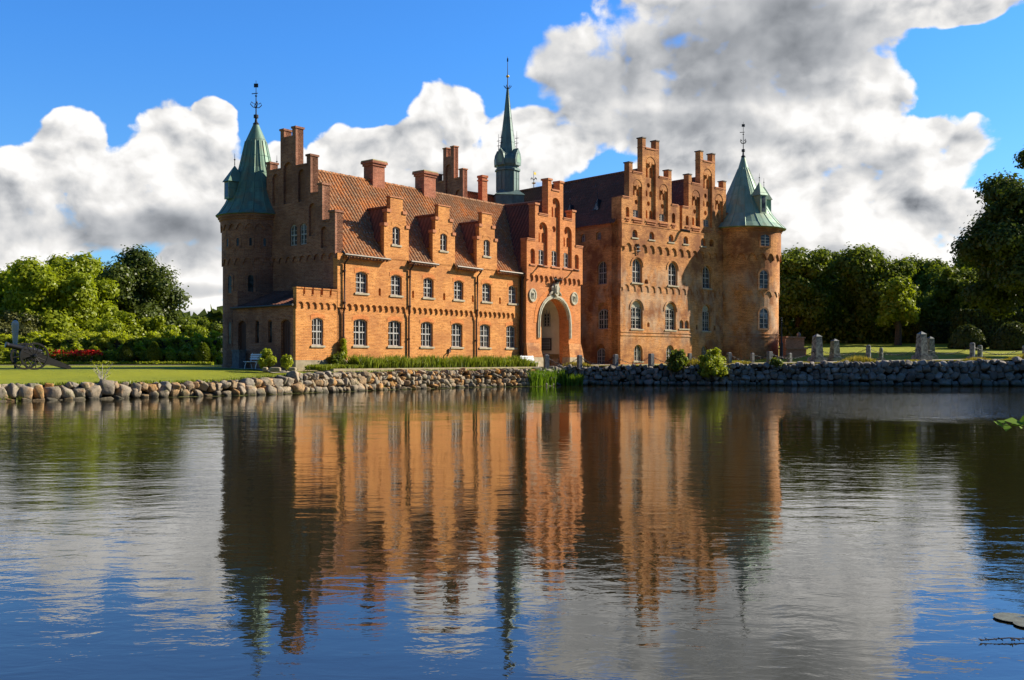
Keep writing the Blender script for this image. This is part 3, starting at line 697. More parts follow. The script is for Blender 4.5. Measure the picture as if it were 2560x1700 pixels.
# ------------------------------------------------------------------ BRICK ANNEX in front of the end gable
annex = thing('brick_annex', 'low brick annex with battlements and lean-to roof at the foot of the end gable', 'annex', (OB[0], OB[1], zb), AB)
m = MB(); bat = [(3.04, 4.86), (3.04, 5.95)]
bx = [(3.04, 2.62), (2.46, 1.96), (1.76, 1.27), (1.10, 0.63), (0.48, 0.0)]
top = [(3.04, 5.6)]
for hi, lo in bx: top += [(hi, 5.6), (hi, 5.97), (lo, 5.97), (lo, 5.6)]
sc = scallop_bottom(0.05, 3.04, 5.23, 4.88, 0.53)
m.panel(dedupe([(0.0, 4.80), (0.05, 4.80)] + sc + top[1:]), [], -0.08, 0.22, 0)
m.panel(rectp(0.0, 3.04, 1.85, 5.4), [arch(1.19, 2.05, 2.71, 4.32, 0.14)], 0.0, 0.22, 0)
for hi, lo in bx: m.box(lo - 0.03, hi + 0.03, -0.12, 0.26, 5.97, 6.05, 0)
for i in range(4): m.box(bx[i + 1][0] + .03, bx[i][1] - .03, -0.11, 0.25, 5.60, 5.66, 0)
o1 = []
for k in range(9):
    x = 1.08 + 1.08 * k / 8; o1.append((x, 4.33 + 0.14 * (1 - ((x - 1.62) / .54) ** 2) - 0.12))
m.panel(o1 + [(x, z + 0.24) for x, z in reversed(o1)], [], -0.018, 0.0, 3)
m.box(-0.03, 3.04, -0.05, 0.22, 1.0, 1.85, 1)
A_ = lambda x, y, z: (y, x, z)
m.panel(rectp(0.22, 5.95, 1.0, 4.98), [arch(0.46, 1.34, 1.45, 4.21, 0.2), arch(2.16, 2.53, 2.87, 4.21, 0.15), arch(3.40, 3.75, 2.87, 4.21, 0.15), arch(4.64, 5.45, 1.45, 4.22, 0.2)], 0.0, 0.22, 2, A_)
for a, b in ((0.40, 1.40), (2.10, 2.59), (3.34, 3.81), (4.58, 5.51)):
    o1 = []; c, w = (a + b) / 2, (b - a) / 2 + 0.05
    for k in range(9):
        x = c - w + 2 * w * k / 8; o1.append((x, 4.22 + 0.16 * (1 - ((x - c) / w) ** 2) - 0.12))
    m.panel(o1 + [(x, z + 0.18) for x, z in reversed(o1)], [], -0.02, 0.0, 2, A_)
m.box(0.22, 3.0, 0.22, 5.9, 1.0, 4.9, 2)
m.box(0.0, 3.0, 5.5, 5.95, 4.9, 6.05, 2)
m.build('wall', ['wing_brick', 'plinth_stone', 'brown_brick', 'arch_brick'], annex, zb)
m = MB(); sl = math.hypot(3.0, 1.1); tileroof(m, (-0.12, 0.25, 5.02), (0, 1, 0), (3.0 / sl, 0, 1.1 / sl), 5.25, sl, sub=3)
m.build('roof', 'dark_tile', annex, zb)
g_ = MB(); g_.tube([(-0.2, 0.0, 5.02), (-0.2, 5.9, 5.0)], 0.07, 8); g_.build('gutter', 'gutter_metal', annex, zb)
window(annex, 1.19, 2.05, 2.71, 4.32, 0.14, 0.16, 4, 4, None, zb, 0.07)
for a, b in ((2.16, 2.53), (3.40, 3.75)): window(annex, a, b, 2.87, 4.21, 0.15, 0.15, 2, 4, A_, zb, 0, frame=False)
for a, b in ((0.46, 1.34), (4.64, 5.45)):
    d = MB(); d.panel(arch(a, b, 1.35, 4.21, 0.2), [], 0.14, 0.2, 0, A_)
    for k in range(1, 5): d.box(a + (b - a) * k / 5 - .012, a + (b - a) * k / 5 + .012, 0.125, 0.145, 1.5, 4.0, 0, A_)
    do = d.build('door', 'door_wood', annex, zb); h = MB(); h.tube([(0.1, a + 0.1, 2.5), (0.1, a + 0.2, 2.5)], 0.025); h.build('handle', 'iron', do, zb)

# ------------------------------------------------------------------ ROUND TOWERS
def finial(m, x, y, z0, z1, s=1.0, mi=0):
    m.tube([(x, y, z0), (x, y, z1)], 0.055 * s, 6, mi, 0.018 * s)
def build_tower(name, label, W, r_lo, r_hi, levels, cone, eave_z, wins, mats, finz, luc, face, tiers, base_z=1.0):
    t = thing(name, label, 'tower', (W[0], W[1], base_z), 0)
    zl = base_z
    m = MB()
    prof = [(base_z, r_lo)]
    lo = levels[0]
    m.lathe([(1.0, r_lo + 0.05), (1.6, r_lo + 0.05), (1.62, r_lo), (lo[0], r_lo)], seg=48)
    rr = r_lo
    for i, (za, zf, r2) in enumerate(levels):   # arched corbel rows, each carrying a wider drum
        zt = levels[i + 1][0] if i + 1 < len(levels) else eave_z
        m.lathe([(lo[0] if i == 0 else za - 0.02, rr), (za + 0.05, rr)], seg=48)
        m.lathe([(za + 0.05, r2), (zt, r2)], seg=48)
        n = int(round(2 * math.pi * r2 / tiers))
        for k in range(n):
            A = 2 * math.pi * k / n; P = 2 * math.pi / n
            prev = None
            for j in range(0, 9):
                an = A + P * j / 8; u = (j / 8 - 0.5) * 2
                zz = zf if abs(u) > 0.84 else zf + (za - zf) * (max(0, 1 - (u / 0.84) ** 2)) ** 0.5
                cur = (an, zz)
                if prev:
                    q = [(r2 * math.cos(prev[0]), r2 * math.sin(prev[0]), za + .06), (r2 * math.cos(cur[0]), r2 * math.sin(cur[0]), za + .06),
                         (r2 * math.cos(cur[0]), r2 * math.sin(cur[0]), cur[1]), (r2 * math.cos(prev[0]), r2 * math.sin(prev[0]), prev[1])]
                    m.face(q, 0, [(prev[0] * r2, za), (cur[0] * r2, za), (cur[0] * r2, cur[1]), (prev[0] * r2, prev[1])])
                    q2 = [q[3], q[2], (rr * math.cos(cur[0]), rr * math.sin(cur[0]), cur[1]), (rr * math.cos(prev[0]), rr * math.sin(prev[0]), prev[1])]
                    m.face(q2, 0)
                prev = cur
        rr = r2
    m.lathe([(eave_z - 0.35, rr), (eave_z - 0.3, rr + 0.07), (eave_z - 0.18, rr + 0.07), (eave_z - 0.16, rr + 0.15), (eave_z, rr + 0.15)], seg=48)
    if name == 'round_tower' and W[0] > 0:
        for zz in (4.15, 3.87): m.lathe([(zz - 0.05, r_lo), (zz - 0.04, r_lo + 0.05), (zz + 0.04, r_lo + 0.05), (zz + 0.05, r_lo)], seg=48)
    m.build('wall', mats[0], t, base_z)
    for (ang, hw, z0, z1, rise, style) in wins:
        # window set in a raised curved surround
        r = next((l[2] for l in reversed(levels) if z0 > l[0]), r_lo)
        ca, sa = math.cos(ang), math.sin(ang)
        xf = lambda x, y, z, ca=ca, sa=sa, r=r: ((r - y) * ca - x * sa, (r - y) * sa + x * ca, z)
        sag = r - math.sqrt(r * r - hw * hw)
        w = MB(); w.panel(arch(-hw, hw, z0, z1, rise), [], sag * 0.0 - 0.005, 0.2, 0, xf); wo = w.build('window', style, t, base_z)
        q = MB(); q.panel(arch(-hw - .1, hw + .1, z0 - .08, z1 + .1, rise + .02), [arch(-hw + 0.05, hw - 0.05, z0 + .05, z1 - .05, rise)], -0.03, 0.2, 0, xf)
        if hw > 0.3:
            q.box(-0.035, 0.035, -0.025, 0.05, z0, z1 - 0.05, 1, xf)
            for k in range(1, 4): q.box(-hw + .04, hw - .04, -0.022, 0.05, z0 + (z1 - z0) * k / 4 - .02, z0 + (z1 - z0) * k / 4 + .02, 1, xf)
        q.build('window_frame', [mats[0], 'white_paint'], wo, base_z)
    c = MB(); c.lathe(cone, seg=36, smooth=False)
    n = 18
    for k in range(n): # standing seams
        A = 2 * math.pi * k / n
        c.tube([(rz2 * math.cos(A) * 1.004, rz2 * math.sin(A) * 1.004, zz) for zz, rz2 in cone[1:-1]], 0.03, 4, cap=False)
    co = c.build('roof', mats[1], t, base_z)
    for (A, zb0, zb1, zt, rad, wdt) in luc:
        l = MB(); ca, sa = math.cos(A), math.sin(A)
        xf = lambda x, y, z, ca=ca, sa=sa: (x * ca - y * sa, x * sa + y * ca, z)
        l.box(rad - 0.9, rad, -wdt, wdt, zb0, zb1, 0, xf)
        e = 0.10
        apex = xf(rad - 0.55, 0, zt)
        for a_, b_ in (((rad + e, -wdt - e), (rad + e, wdt + e)), ((rad + e, wdt + e), (rad - 1.2, wdt + e)), ((rad - 1.2, wdt + e), (rad - 1.2, -wdt - e)), ((rad - 1.2, -wdt - e), (rad + e, -wdt - e))):
            l.face([xf(a_[0], a_[1], zb1), xf(b_[0], b_[1], zb1), apex], 0)
        l.tube([apex, (apex[0], apex[1], apex[2] + 0.75)], 0.03, 5, 1, 0.01); l.lathe([(-.06, .01), (0, .07), (.06, .01)], (apex[0], apex[1], apex[2] + .35), 8, 1)
        l.panel(rectp(-wdt * .6, wdt * .6, zb0 + .12, zb1 - .1), [], -0.01, 0.02, 2, lambda x, y, z, xf=xf: xf(rad - y, x, z))
        l.build('lucarne', [mats[1], 'iron', 'pane_glass'], t, base_z)
    f = MB(); z0 = cone[-1][0]; H = finz - z0
    f.lathe([(z0 - 0.25, .16), (z0 - .1, .2), (z0, .2), (z0 + .08, .1), (z0 + H * .12, .07), (z0 + H * .13, .16), (z0 + H * .2, .16), (z0 + H * .21, .05), (z0 + H * .22, .045)], seg=10)
    f.tube([(0, 0, z0), (0, 0, finz)], 0.05, 6, 0, 0.015)
    zz = z0 + H * .42
    for k in range(4):
        A = k * math.pi / 2 + .5
        f.tube([(0, 0, zz - .15), (.2 * math.cos(A), .2 * math.sin(A), zz - .12), (.36 * math.cos(A), .36 * math.sin(A), zz + .05), (.30 * math.cos(A), .30 * math.sin(A), zz + .2), (.16 * math.cos(A), .16 * math.sin(A), zz + .1)], 0.028, 5)
    f.tube([(-.3, .1, zz + H * .28), (.12, -.03, zz + H * .28)], 0.03, 5); f.lathe([(-.07, .01), (0, .09), (.07, .01)], (0, 0, zz + H * .22), 8)
    f.box(-.14, .14, -.01, .01, finz - .45, finz - .2)
    f.build('finial', 'iron', t, base_z)
    return t
va = lambda px: 0
def ang_at(W, off_deg):   # angle of surface normal: towards the viewer, turned off_deg to the right
    base = math.atan2(-W[1], -W[0]); return base + R(off_deg)
WL = (-16.62, 64.65)
wl = []
for d in (-54, -31, -9, 14): wl.append((ang_at(WL, d), 0.13, 8.98, 9.58, 0.05, 'pane_glass' if d != 14 else 'sky_pane'))
for d in (-50, -9): wl.append((ang_at(WL, d), 0.22, 6.03, 7.25, 0.18, 'pane_glass'))
wl.append((ang_at(WL, -50), 0.18, 2.83, 4.33, 0.15, 'pane_glass'))
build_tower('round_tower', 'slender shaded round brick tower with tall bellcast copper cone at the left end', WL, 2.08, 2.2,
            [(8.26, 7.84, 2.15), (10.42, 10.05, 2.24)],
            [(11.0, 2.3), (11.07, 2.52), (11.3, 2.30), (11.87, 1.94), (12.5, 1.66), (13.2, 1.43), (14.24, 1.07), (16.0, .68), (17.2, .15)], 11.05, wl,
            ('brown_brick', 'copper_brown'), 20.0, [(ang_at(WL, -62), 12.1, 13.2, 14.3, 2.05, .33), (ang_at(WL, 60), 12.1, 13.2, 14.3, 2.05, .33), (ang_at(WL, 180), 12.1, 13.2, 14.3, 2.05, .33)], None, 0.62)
WR = M2W(17.0, 0.0)
wr = [(ang_at(WR, 34), .50, 11.9, 13.0, .12, 'sky_pane'), (ang_at(WR, 33), .48, 8.15, 9.85, .46, 'sky_pane'), (ang_at(WR, 34), .50, 4.6, 6.45, .48, 'sky_pane')]
build_tower('round_tower', 'stout round brick tower with wide green copper cone at the right corner', WR, 3.14, 3.3,
            [(7.95, 7.45, 3.22), (11.3, 10.7, 3.36)],
            [(13.62, 3.5), (13.68, 3.82), (14.14, 3.33), (15.0, 2.62), (15.9, 2.08), (16.8, 1.62), (17.6, 1.26), (18.5, .87), (19.4, .48), (20.55, .14)], 13.65, wr,
            ('old_brick', 'copper_green'), 23.7, [(ang_at(WR, 42), 15.0, 16.6, 17.9, 2.65, .36), (ang_at(WR, 118), 15.0, 16.6, 17.9, 2.65, .36)], None, 0.98)

# ------------------------------------------------------------------ GATEHOUSE (frame B, facade 0.57 m in front of the wing)
gate = thing('gatehouse', 'brick gatehouse with tall stepped gable and open round-headed carriage arch', 'gatehouse', B2W(0, -0.57) + (zb,), AB)
GC = 24.13
half = [(3.55, 8.4), (3.55, 10.72), (2.55, 10.72), (2.55, 13.35), (2.13, 13.35), (2.13, 12.70), (0.96, 12.70), (0.96, 15.38), (0.52, 15.38), (0.52, 14.70)]
fr = mirror(half, GC)
xs0, xs1 = GC - 3.55, GC + 3.55
sc = scallop_bottom(xs0 + .25, xs1 - .25, 8.16, 7.72, 0.585)
front = dedupe([(xs0, 7.75), (xs0 + .25, 7.75)] + sc + [(xs1 - .25, 7.75), (xs1, 7.75)] + fr[1:-1])
big = [arch(22.0, 23.1, 8.90, 12.11, None, 10), arch(GC - .51, GC + .55, 8.90, 14.12, None, 10), arch(25.14, 26.22, 8.90, 12.10, None, 10),
       arch(21.0, 21.56, 8.92, 10.04, None, 8), arch(26.58, 27.16, 8.92, 10.05, None, 8)]
m = MB()
m.panel(front, big, -0.12, 0.06, 0)
GH = 2.0; spr = 4.75; apx = 6.72
def ogive(hw, z0, zs, za, n=12):
    pts = [(GC - hw, z0), (GC + hw, z0)]
    for k in range(n + 1):
        a = math.pi * k / n; pts.append((GC + hw * math.cos(a), zs + (za - zs) * math.sin(a) ** 0.92 if 0 < k < n else zs))
    return pts
gate_arch = ogive(GH - .12, 1.0, 4.6, 6.58)
second_holes = []
for (a, b) in ((22.02, 22.38), (22.60, 22.96)): second_holes.append(arch(a, b, 10.6, 11.36, None, 6))
for (a, b) in ((25.20, 25.56), (25.76, 26.12)): second_holes.append(arch(a, b, 10.55, 11.3, None, 6))
for (a, b) in ((23.70, 24.04), (24.24, 24.58)): second_holes.append(arch(a, b, 12.66, 13.44, None, 6))
second_holes += [disc(22.5, 11.75, .2), disc(25.66, 11.72, .2), disc(GC + .02, 11.76, .24), disc(GC + .02, 13.78, .16)]
wing_w = [(22.08, 22.90, 8.93, 10.06), (GC - .44, GC + .44, 8.95, 10.11), (25.18, 26.02, 8.96, 10.08)]
second_holes += [arch(a, b, c, d, .12) for a, b, c, d in wing_w]
top2 = mirror([(3.53, 7.0)] + [(w, z - 0.01) for w, z in half[1:]], GC)
m.panel(top2, second_holes, 0.06, 0.18, 0)
m.panel(top2, [], 0.18, 0.45, 0, back=True)
low = rectp(xs0 + .1, xs1 - .1, 1.0, 8.3)
m.panel(dedupe([(GC + GH - .12, 1.0), (xs1 - .1, 1.0), (xs1 - .1, 8.3), (xs0 + .1, 8.3), (xs0 + .1, 1.0), (GC - GH + .12, 1.0)] + list(reversed(gate_arch[3:-1]))), [], 0.0, 0.9, 0)
# piers, flank walls and block over the passage
m.box(xs0 + .12, xs0 + .75, 0.9, 9.2, 1.0, 8.4); m.box(xs1 - .75, xs1 - .12, 0.9, 9.2, 1.0, 8.4); m.box(xs0 + .12, xs1 - .12, 0.9, 9.2, 7.6, 8.4)
# stone battered feet
def foot(x0, x1, x0t, x1t):
    for (zl_, zh, e0, e1, mi) in ((1.0, 2.05, .30, .22, 1), (2.05, 3.1, .22, .02, 2)):
        f0, f1 = (zl_ - 1) / 2.1, (zh - 1) / 2.1
        a0, a1 = x0 + (x0t - x0) * f0, x0 + (x0t - x0) * f1; b0, b1 = x1 + (x1t - x1) * f0, x1 + (x1t - x1) * f1
        P = [(a0, -e0, zl_), (b0, -e0, zl_), (b1, -e1, zh), (a1, -e1, zh)]; Q = [(x, 0.5, z) for x, y, z in P]
        m.face(P, mi); m.face([P[0], P[3], Q[3], Q[0]], mi); m.face([P[1], P[2], Q[2], Q[1]], mi); m.face([P[3], P[2], Q[2], Q[3]], mi)
foot(xs0 - .12, GC - GH + .45, xs0 + .08, GC - GH + .12); foot(GC + GH - .45, xs1 + .12, GC + GH - .12, xs1 - .08)
for (w0, w1, zt) in [(2.55, 3.55, 10.72), (0.96, 2.13, 12.70)]:
    for sg in (-1, 1):
        a, b = sorted((GC + sg * w0, GC + sg * w1)); m.box(a, b, -0.20, 0.5, zt - 0.02, zt + 0.05, 3); m.box(a, b, -0.16, 0.48, zt - 0.12, zt - 0.02, 3)
m.box(GC - .52, GC + .52, -0.18, 0.5, 14.62, 14.74, 3)
for (w0, w1, zt) in [(2.13, 2.55, 13.35), (0.52, 0.96, 15.38)]:
    for sg in (-1, 1):
        a, b = sorted((GC + sg * w0, GC + sg * w1)); m.box(a - 0.07, b + 0.07, -0.19, 0.52, zt - 0.04, zt + 0.10, 3)
for a, b in ((22.0, 23.1), (GC - .51, GC + .55), (25.14, 26.22), (21.0, 21.56), (26.58, 27.16)): m.box(a - .08, b + .08, -0.2, 0.05, 8.78, 8.89, 3)
# brick archivolt
ring_o = ogive(2.55, 4.62, 4.6, 7.2)[2:]; ring_i = ogive(2.12, 4.62, 4.6, 6.78)[2:]
m.panel(ring_o + list(reversed(ring_i)), [], -0.02, 0.02, 4)
m.build('wall', ['gate_brick', 'plinth_stone', 'old_brick', 'brick_cap', 'arch_brick'], gate, zb)
for a, b, c, d in wing_w: window(gate, a, b, c, d, .12, 0.17, 2, 3, None, zb, 0)
# pale stone moulding round the arch
m = MB(); mo = ogive(2.12, 3.5, 4.6, 6.78); mi_ = ogive(1.86, 3.5, 4.6, 6.50)
m.panel([mo[0]] + [mi_[0]] + list(reversed(mi_[2:])) + [mi_[1], mo[1]] + mo[2:], [], -0.10, 0.12, 0)
mo2 = ogive(2.0, 3.5, 4.6, 6.66); mi2 = ogive(1.94, 3.5, 4.6, 6.59)
m.panel([mo2[0]] + [mi2[0]] + list(reversed(mi2[2:])) + [mi2[1], mo2[1]] + mo2[2:], [], -0.14, -0.1, 0)
m.build('arch_moulding', 'pale_stone', gate, zb)
# passage lining
m = MB(); hw2 = 2.3
prof = [(GC + hw2, 1.0), (GC + hw2, 2.3)] ; 
pro = [(GC + hw2, 2.3)] + [(GC + hw2 * math.cos(math.pi * k / 16), 5.0 + 2.3 * math.sin(math.pi * k / 16)) for k in range(17)] + [(GC - hw2, 2.3)]
for k in range(len(pro) - 1):
    a, b = pro[k], pro[k + 1]; m.face([(a[0], .9, a[1]), (b[0], .9, b[1]), (b[0], 7.2, b[1]), (a[0], 7.2, a[1])], 0)
for sg in (-1, 1): x = GC + sg * hw2; m.face([(x, .9, 1), (x, 7.2, 1), (x, 7.2, 2.3), (x, .9, 2.3)], 1)
m.panel([(GC + hw2, 1.0), (GC + hw2, 7.4), (GC - hw2, 7.4), (GC - hw2, 1.0)] + [(GC - GH + .12, 1.0)] + list(reversed(ogive(GH - .12, 1.0, 4.6, 6.58)[3:-1])) + [(GC + GH - .12, 1.0)], [], .905, .91, 0)
m.build('passage', ['cream_plaster', 'dado_plaster'], gate, zb)
PW = lambda x, y, z: (GC + hw2 - 0.15 + y, x, z)
window(gate, 2.07, 2.66, 4.47, 5.96, 0, 0.09, 2, 6, PW, zb, 0, flat=True, mull=True)
b_ = MB(); b_.box(1.95, 3.2, 0.03, 0.1, 2.6, 3.55, 0, PW); b_.box(2.02, 3.13, 0.01, 0.03, 2.68, 3.47, 1, PW)
for k in range(9): b_.box(2.1, 3.05, 0.0, 0.012, 2.76 + k * .075, 2.78 + k * .075, 0, PW)
for k in (3, 6): b_.box(2.06, 3.1, -0.002, 0.01, 2.72 + k * .075 + .02, 2.735 + k * .075 + .02, 2, PW)
tagb = b_.build('notice_board', ['board_frame', 'board_face', 'bench_white'], gate, zb)
m = MB(); m.box(GC + 1.6, GC + 2.1, 0.9, 1.5, 1.0, 1.95); m.build('stone_block', 'plinth_stone', gate, zb)
# medallions & coat of arms
for cx in (21.4, 26.68):
    d = MB(); d.panel(disc(cx, 6.62, .44, 20, .5), [], -0.05, 0.0); d.panel(disc(cx, 6.62, .44, 20, .5), [disc(cx, 6.62, .34, 20, .4)], -0.09, -0.05)
    d.box(cx - .2, cx + .2, -0.09, -0.05, 6.38, 6.82); d.box(cx - .12, cx - .04, -0.13, -0.09, 6.45, 6.78); d.box(cx + .04, cx + .12, -0.13, -0.09, 6.45, 6.72)
    d.lathe([(-.1, .01), (-.05, .09), (.05, .09), (.1, .01)], (cx, -0.1, 6.7), 8)
    d.build('medallion', 'pale_stone', gate, zb)
d = MB(); cx = GC - .02
sh = [(cx, 6.62), (cx + .22, 6.8), (cx + .27, 7.3), (cx + .2, 7.62), (cx, 7.7), (cx - .2, 7.62), (cx - .27, 7.3), (cx - .22, 6.8)]
d.panel(sh, [], -0.28, 0.0); d.panel([(cx + (x - cx) * .6, 7.2 + (z - 7.2) * .6) for x, z in sh], [], -0.34, -0.28)
for sg in (-1, 1):
    d.tube([(cx + sg * .25, -.12, 7.5), (cx + sg * .45, -.12, 7.3), (cx + sg * .4, -.12, 7.0), (cx + sg * .6, -.12, 6.85), (cx + sg * .78, -.1, 6.72)], [.06, .1, .09, .1, .05], 6)
    d.lathe([(-.12, .02), (0, .13), (.12, .02)], (cx + sg * .5, -0.1, 6.92), 8)
d.build('coat_of_arms', 'pale_stone', gate, zb)
d = MB()
for sg in (-1, 1): d.tube([(cx, -.3, 7.75), (cx + sg * .25, -.35, 7.95), (cx + sg * .5, -.35, 7.9), (cx + sg * .62, -.35, 8.15)], [.08, .06, .04, .02], 6)
for k in range(5): d.tube([(cx, -.3, 7.7), (cx - .3 + .15 * k, -.55, 7.95 + .1 * (k % 2))], [.05, .012], 5)
d.box(cx - .14, cx + .14, -.35, -.1, 7.62, 7.95); d.build('crest', 'iron', gate, zb)
for cx in (22.0, 26.4):
    d = MB(); d.tube([(cx, -.15, 8.82), (cx - .05, -.55, 8.72), (cx - .1, -.7, 8.75)], [.07, .05, .07], 6); d.build('spout', 'gutter_metal', gate, zb)
# gatehouse roof, ridge running back from the gable
m = MB(); hw = 3.75; zE = 8.15; zR = 13.9; sl = math.hypot(hw, zR - zE)
tileroof(m, (GC - hw, 0.3, zE), (0, 1, 0), (hw / sl, 0, (zR - zE) / sl), 10.2, sl, sub=4)
tileroof(m, (GC + hw, 0.3, zE), (0, 1, 0), (-hw / sl, 0, (zR - zE) / sl), 10.2, sl, sub=2)
m.tube([(GC, .3, zR + .05), (GC, 10.5, zR + .05)], .13, 8)
m.build('roof', 'dark_tile', gate, zb)
g_ = MB(); g_.tube([(xs0 - .1, .25, 8.0), (xs0 - .1, .25, 1.4)], .06, 8); g_.build('downpipe', 'brown_metal', gate, zb)

# ------------------------------------------------------------------ MANOR HOUSE (frame M)
house = thing('manor_house', 'tall brick manor house with twin stepped gables, arched friezes and dark tiled roofs', 'manor house', (OM[0], OM[1], 1.0), AM)
zb = 1.0
def gab(c, hwl, hwr):
    # half profiles share one outline; hwl/hwr shoulder half widths
    L = [(c - hwl, 15.0), (c - 2.72, 15.0), (c - 2.72, 17.85), (c - 2.30, 17.85), (c - 2.30, 17.15), (c - 1.08, 17.15), (c - 1.08, 20.08), (c - .66, 20.08), (c - .66, 19.32)]
    Rr = [(2 * c - x, z) for x, z in reversed(L)]
    Rr[-1] = (c + hwr, 15.0)
    return L + Rr
C1, C2 = 3.66, 11.44
top = gab(C1, C1, 3.80) + [(7.46, 13.0), (7.84, 13.0)] + gab(C2, 3.60, 3.6)
scu = scallop_bottom(.35, 16.8, 11.32, 10.75, 0.975)
m = MB()
small = [arch(1.27, 1.93, 11.8, 12.45, None, 6), arch(3.40, 4.05, 11.8, 12.45, None, 6), arch(5.95, 6.6, 11.8, 12.45, None, 6), arch(7.95, 8.6, 11.8, 12.47, None, 6), arch(10.4, 11.05, 11.8, 12.5, None, 6), arch(11.63, 12.28, 11.85, 12.5, None, 6)]
m.panel(dedupe([(0, 11.0), (.35, 11.0)] + scu + [(17, 12.85), (0, 12.85)]), small, -0.16, 0.22, 0)
bigs = []
for c, e in ((C1, 0), (C2, .03)):
    bigs += [arch(c - 3.14, c - 2.72, 13.4 + e, 14.22 + e, None, 6), arch(c - 2.24, c - 1.10, 13.42 + e, 16.58 + e, None, 10), arch(c - .64, c + .64, 13.48 + e, 18.65 + e, None, 10), arch(c + 1.10, c + 2.26, 13.45 + e, 16.6 + e, None, 10), arch(c + 2.76, c + 3.22, 13.45 + e, 14.3 + e, None, 6)]
m.panel(dedupe([(0, 12.85), (16.5, 12.85)] + [p for p in reversed(top) if p[0] <= 16.5] ), bigs, -0.12, 0.06, 0)
sec = []; wn2 = []
for c in (C1, C2):
    sec += [arch(c - .62, c - .20, 16.93, 17.81, None, 6), arch(c + .02 , c + .42, 16.93, 17.81, None, 6), disc(c - .10, 16.3, .2), arch(c - .62, c - .22, 15.35, 15.85, None, 6), arch(c - .0, c + .40, 15.35, 15.85, None, 6),
            disc(c - .10, 14.78, .2), arch(c - .62, c - .22, 13.55, 14.24, None, 6), arch(c, c + .40, 13.55, 14.24, None, 6)]
    for s_ in (-1.7, 1.66): sec += [arch(c + s_ - .50, c + s_ - .15, 15.26, 15.83, None, 6), arch(c + s_ + .06, c + s_ + .40, 15.26, 15.83, None, 6), disc(c + s_ + .05, 14.75, .2)]
wn2 = [(1.50, 2.35, 13.5, 14.1), (4.85, 5.68, 13.5, 14.1), (11.0, 11.85, 13.6, 14.2)]
sec = [h for h in sec if not any(min(p[0] for p in h) < b and max(p[0] for p in h) > a and min(p[1] for p in h) < d and max(p[1] for p in h) > c_ for a, b, c_, d in wn2)]
sec += [rectp(a, b, c_, d) for a, b, c_, d in wn2] + [arch(C2 - 2.05, C2 - 1.7, 13.55, 14.24, None, 6), arch(C2 - 1.5, C2 - 1.15, 13.55, 14.24, None, 6)]
topc = [p for p in reversed(top)]
m.panel(dedupe([(0.01, 12.86), (15.0, 12.86)] + [(x, z - .01) for x, z in topc]), sec, 0.06, 0.20, 0)
m.panel(dedupe([(0.02, 12.87), (14.98, 12.87)] + [(x, z - .02) for x, z in topc]), [], 0.20, 0.42, 0, back=True)
# pendants in the heads of the tall niches
for c in (C1, C2):
    for dx, zt, w in ((-1.67, 16.5, .5), (0, 18.55, .55), (1.68, 16.5, .5)):
        o1 = [(c + dx - w, zt - .45), (c + dx - w * .5, zt - .5), (c + dx - .12, zt - .35), (c + dx - .1, zt - .62), (c + dx, zt - .75), (c + dx + .1, zt - .62), (c + dx + .12, zt - .35), (c + dx + w * .5, zt - .5), (c + dx + w, zt - .45), (c + dx + w * .8, zt - .15), (c + dx + w * .4, zt + .02), (c + dx, zt + .06), (c + dx - w * .4, zt + .02), (c + dx - w * .8, zt - .15)]
        m.panel(o1, [], -0.09, 0.04, 0)
# middle storey
t_ = [(1.37, 2.62), (6.0, 7.27), (10.78, 12.0)]
scl = scallop_bottom(.25, 16.8, 7.97, 7.48, 0.825)
m.panel(dedupe([(0, 7.7), (.25, 7.7)] + scl + [(17, 11.4), (0, 11.4)]), [arch(a, b, 8.15, 10.13, None, 10) for a, b in t_] + [arch(2.92, 3.4, 8.12, 8.5, None, 6)], -0.06, 0.26, 0)
u_ = [(1.31, 2.76), (5.69, 7.12), (10.8, 11.98)]
m.panel(rectp(0, 17, 1.0, 8.05), [arch(a, b, 4.38, 6.70, None, 10) for a, b in u_] + [arch(a, b, 1.75, 3.1, None, 8) for a, b in ((1.66, 2.76), (5.81, 6.88), (10.7, 11.6))] +
        [arch(7.61, 8.15, 4.53, 5.26, None, 6), arch(8.33, 8.9, 4.53, 5.25, None, 6), arch(3.34, 3.64, 4.58, 4.96, .1, 4), arch(9.9, 10.15, 4.5, 4.9, .1, 4), arch(12.5, 12.75, 4.5, 4.9, .1, 4)], 0.0, 0.30, 0)
for zz in (4.13, 3.87): m.box(-.02, 17, -0.05, 0.02, zz - .05, zz + .05)
m.box(-.02, 17, -0.1, 0.02, 1.0, 1.5)
for c in (C1, C2):   # corbel strips under the gable niches
    for a, b in ((-3.2, -2.65), (-2.3, -1.05), (-.68, .68), (1.05, 2.3), (2.7, 3.3)):
        m.box(c + a, c + b, -0.20, -0.11, 13.24, 13.31, 1); m.box(c + a + .1, c + b - .1, -0.19, -0.11, 13.06, 13.12, 1)
m.box(0, 16.5, -0.19, -0.1, 12.84, 12.90, 0)
# hood arches over windows
for a, b, z0, zt, y in [(a, b, 8.15, 10.13, -.06) for a, b in t_] + [(a, b, 4.38, 6.70, 0) for a, b in u_]:
    c, w = (a + b) / 2, (b - a) / 2; rin = w + .1
    oi = [(c + rin * math.cos(math.pi * k / 10), zt - w + rin * math.sin(math.pi * k / 10)) for k in range(11)]
    oo = [(c + (rin + .12) * math.cos(math.pi * k / 10), zt - w + (rin + .12) * math.sin(math.pi * k / 10)) for k in range(11)]
    m.panel(oi + list(reversed(oo)), [], y - .05, y, 0)
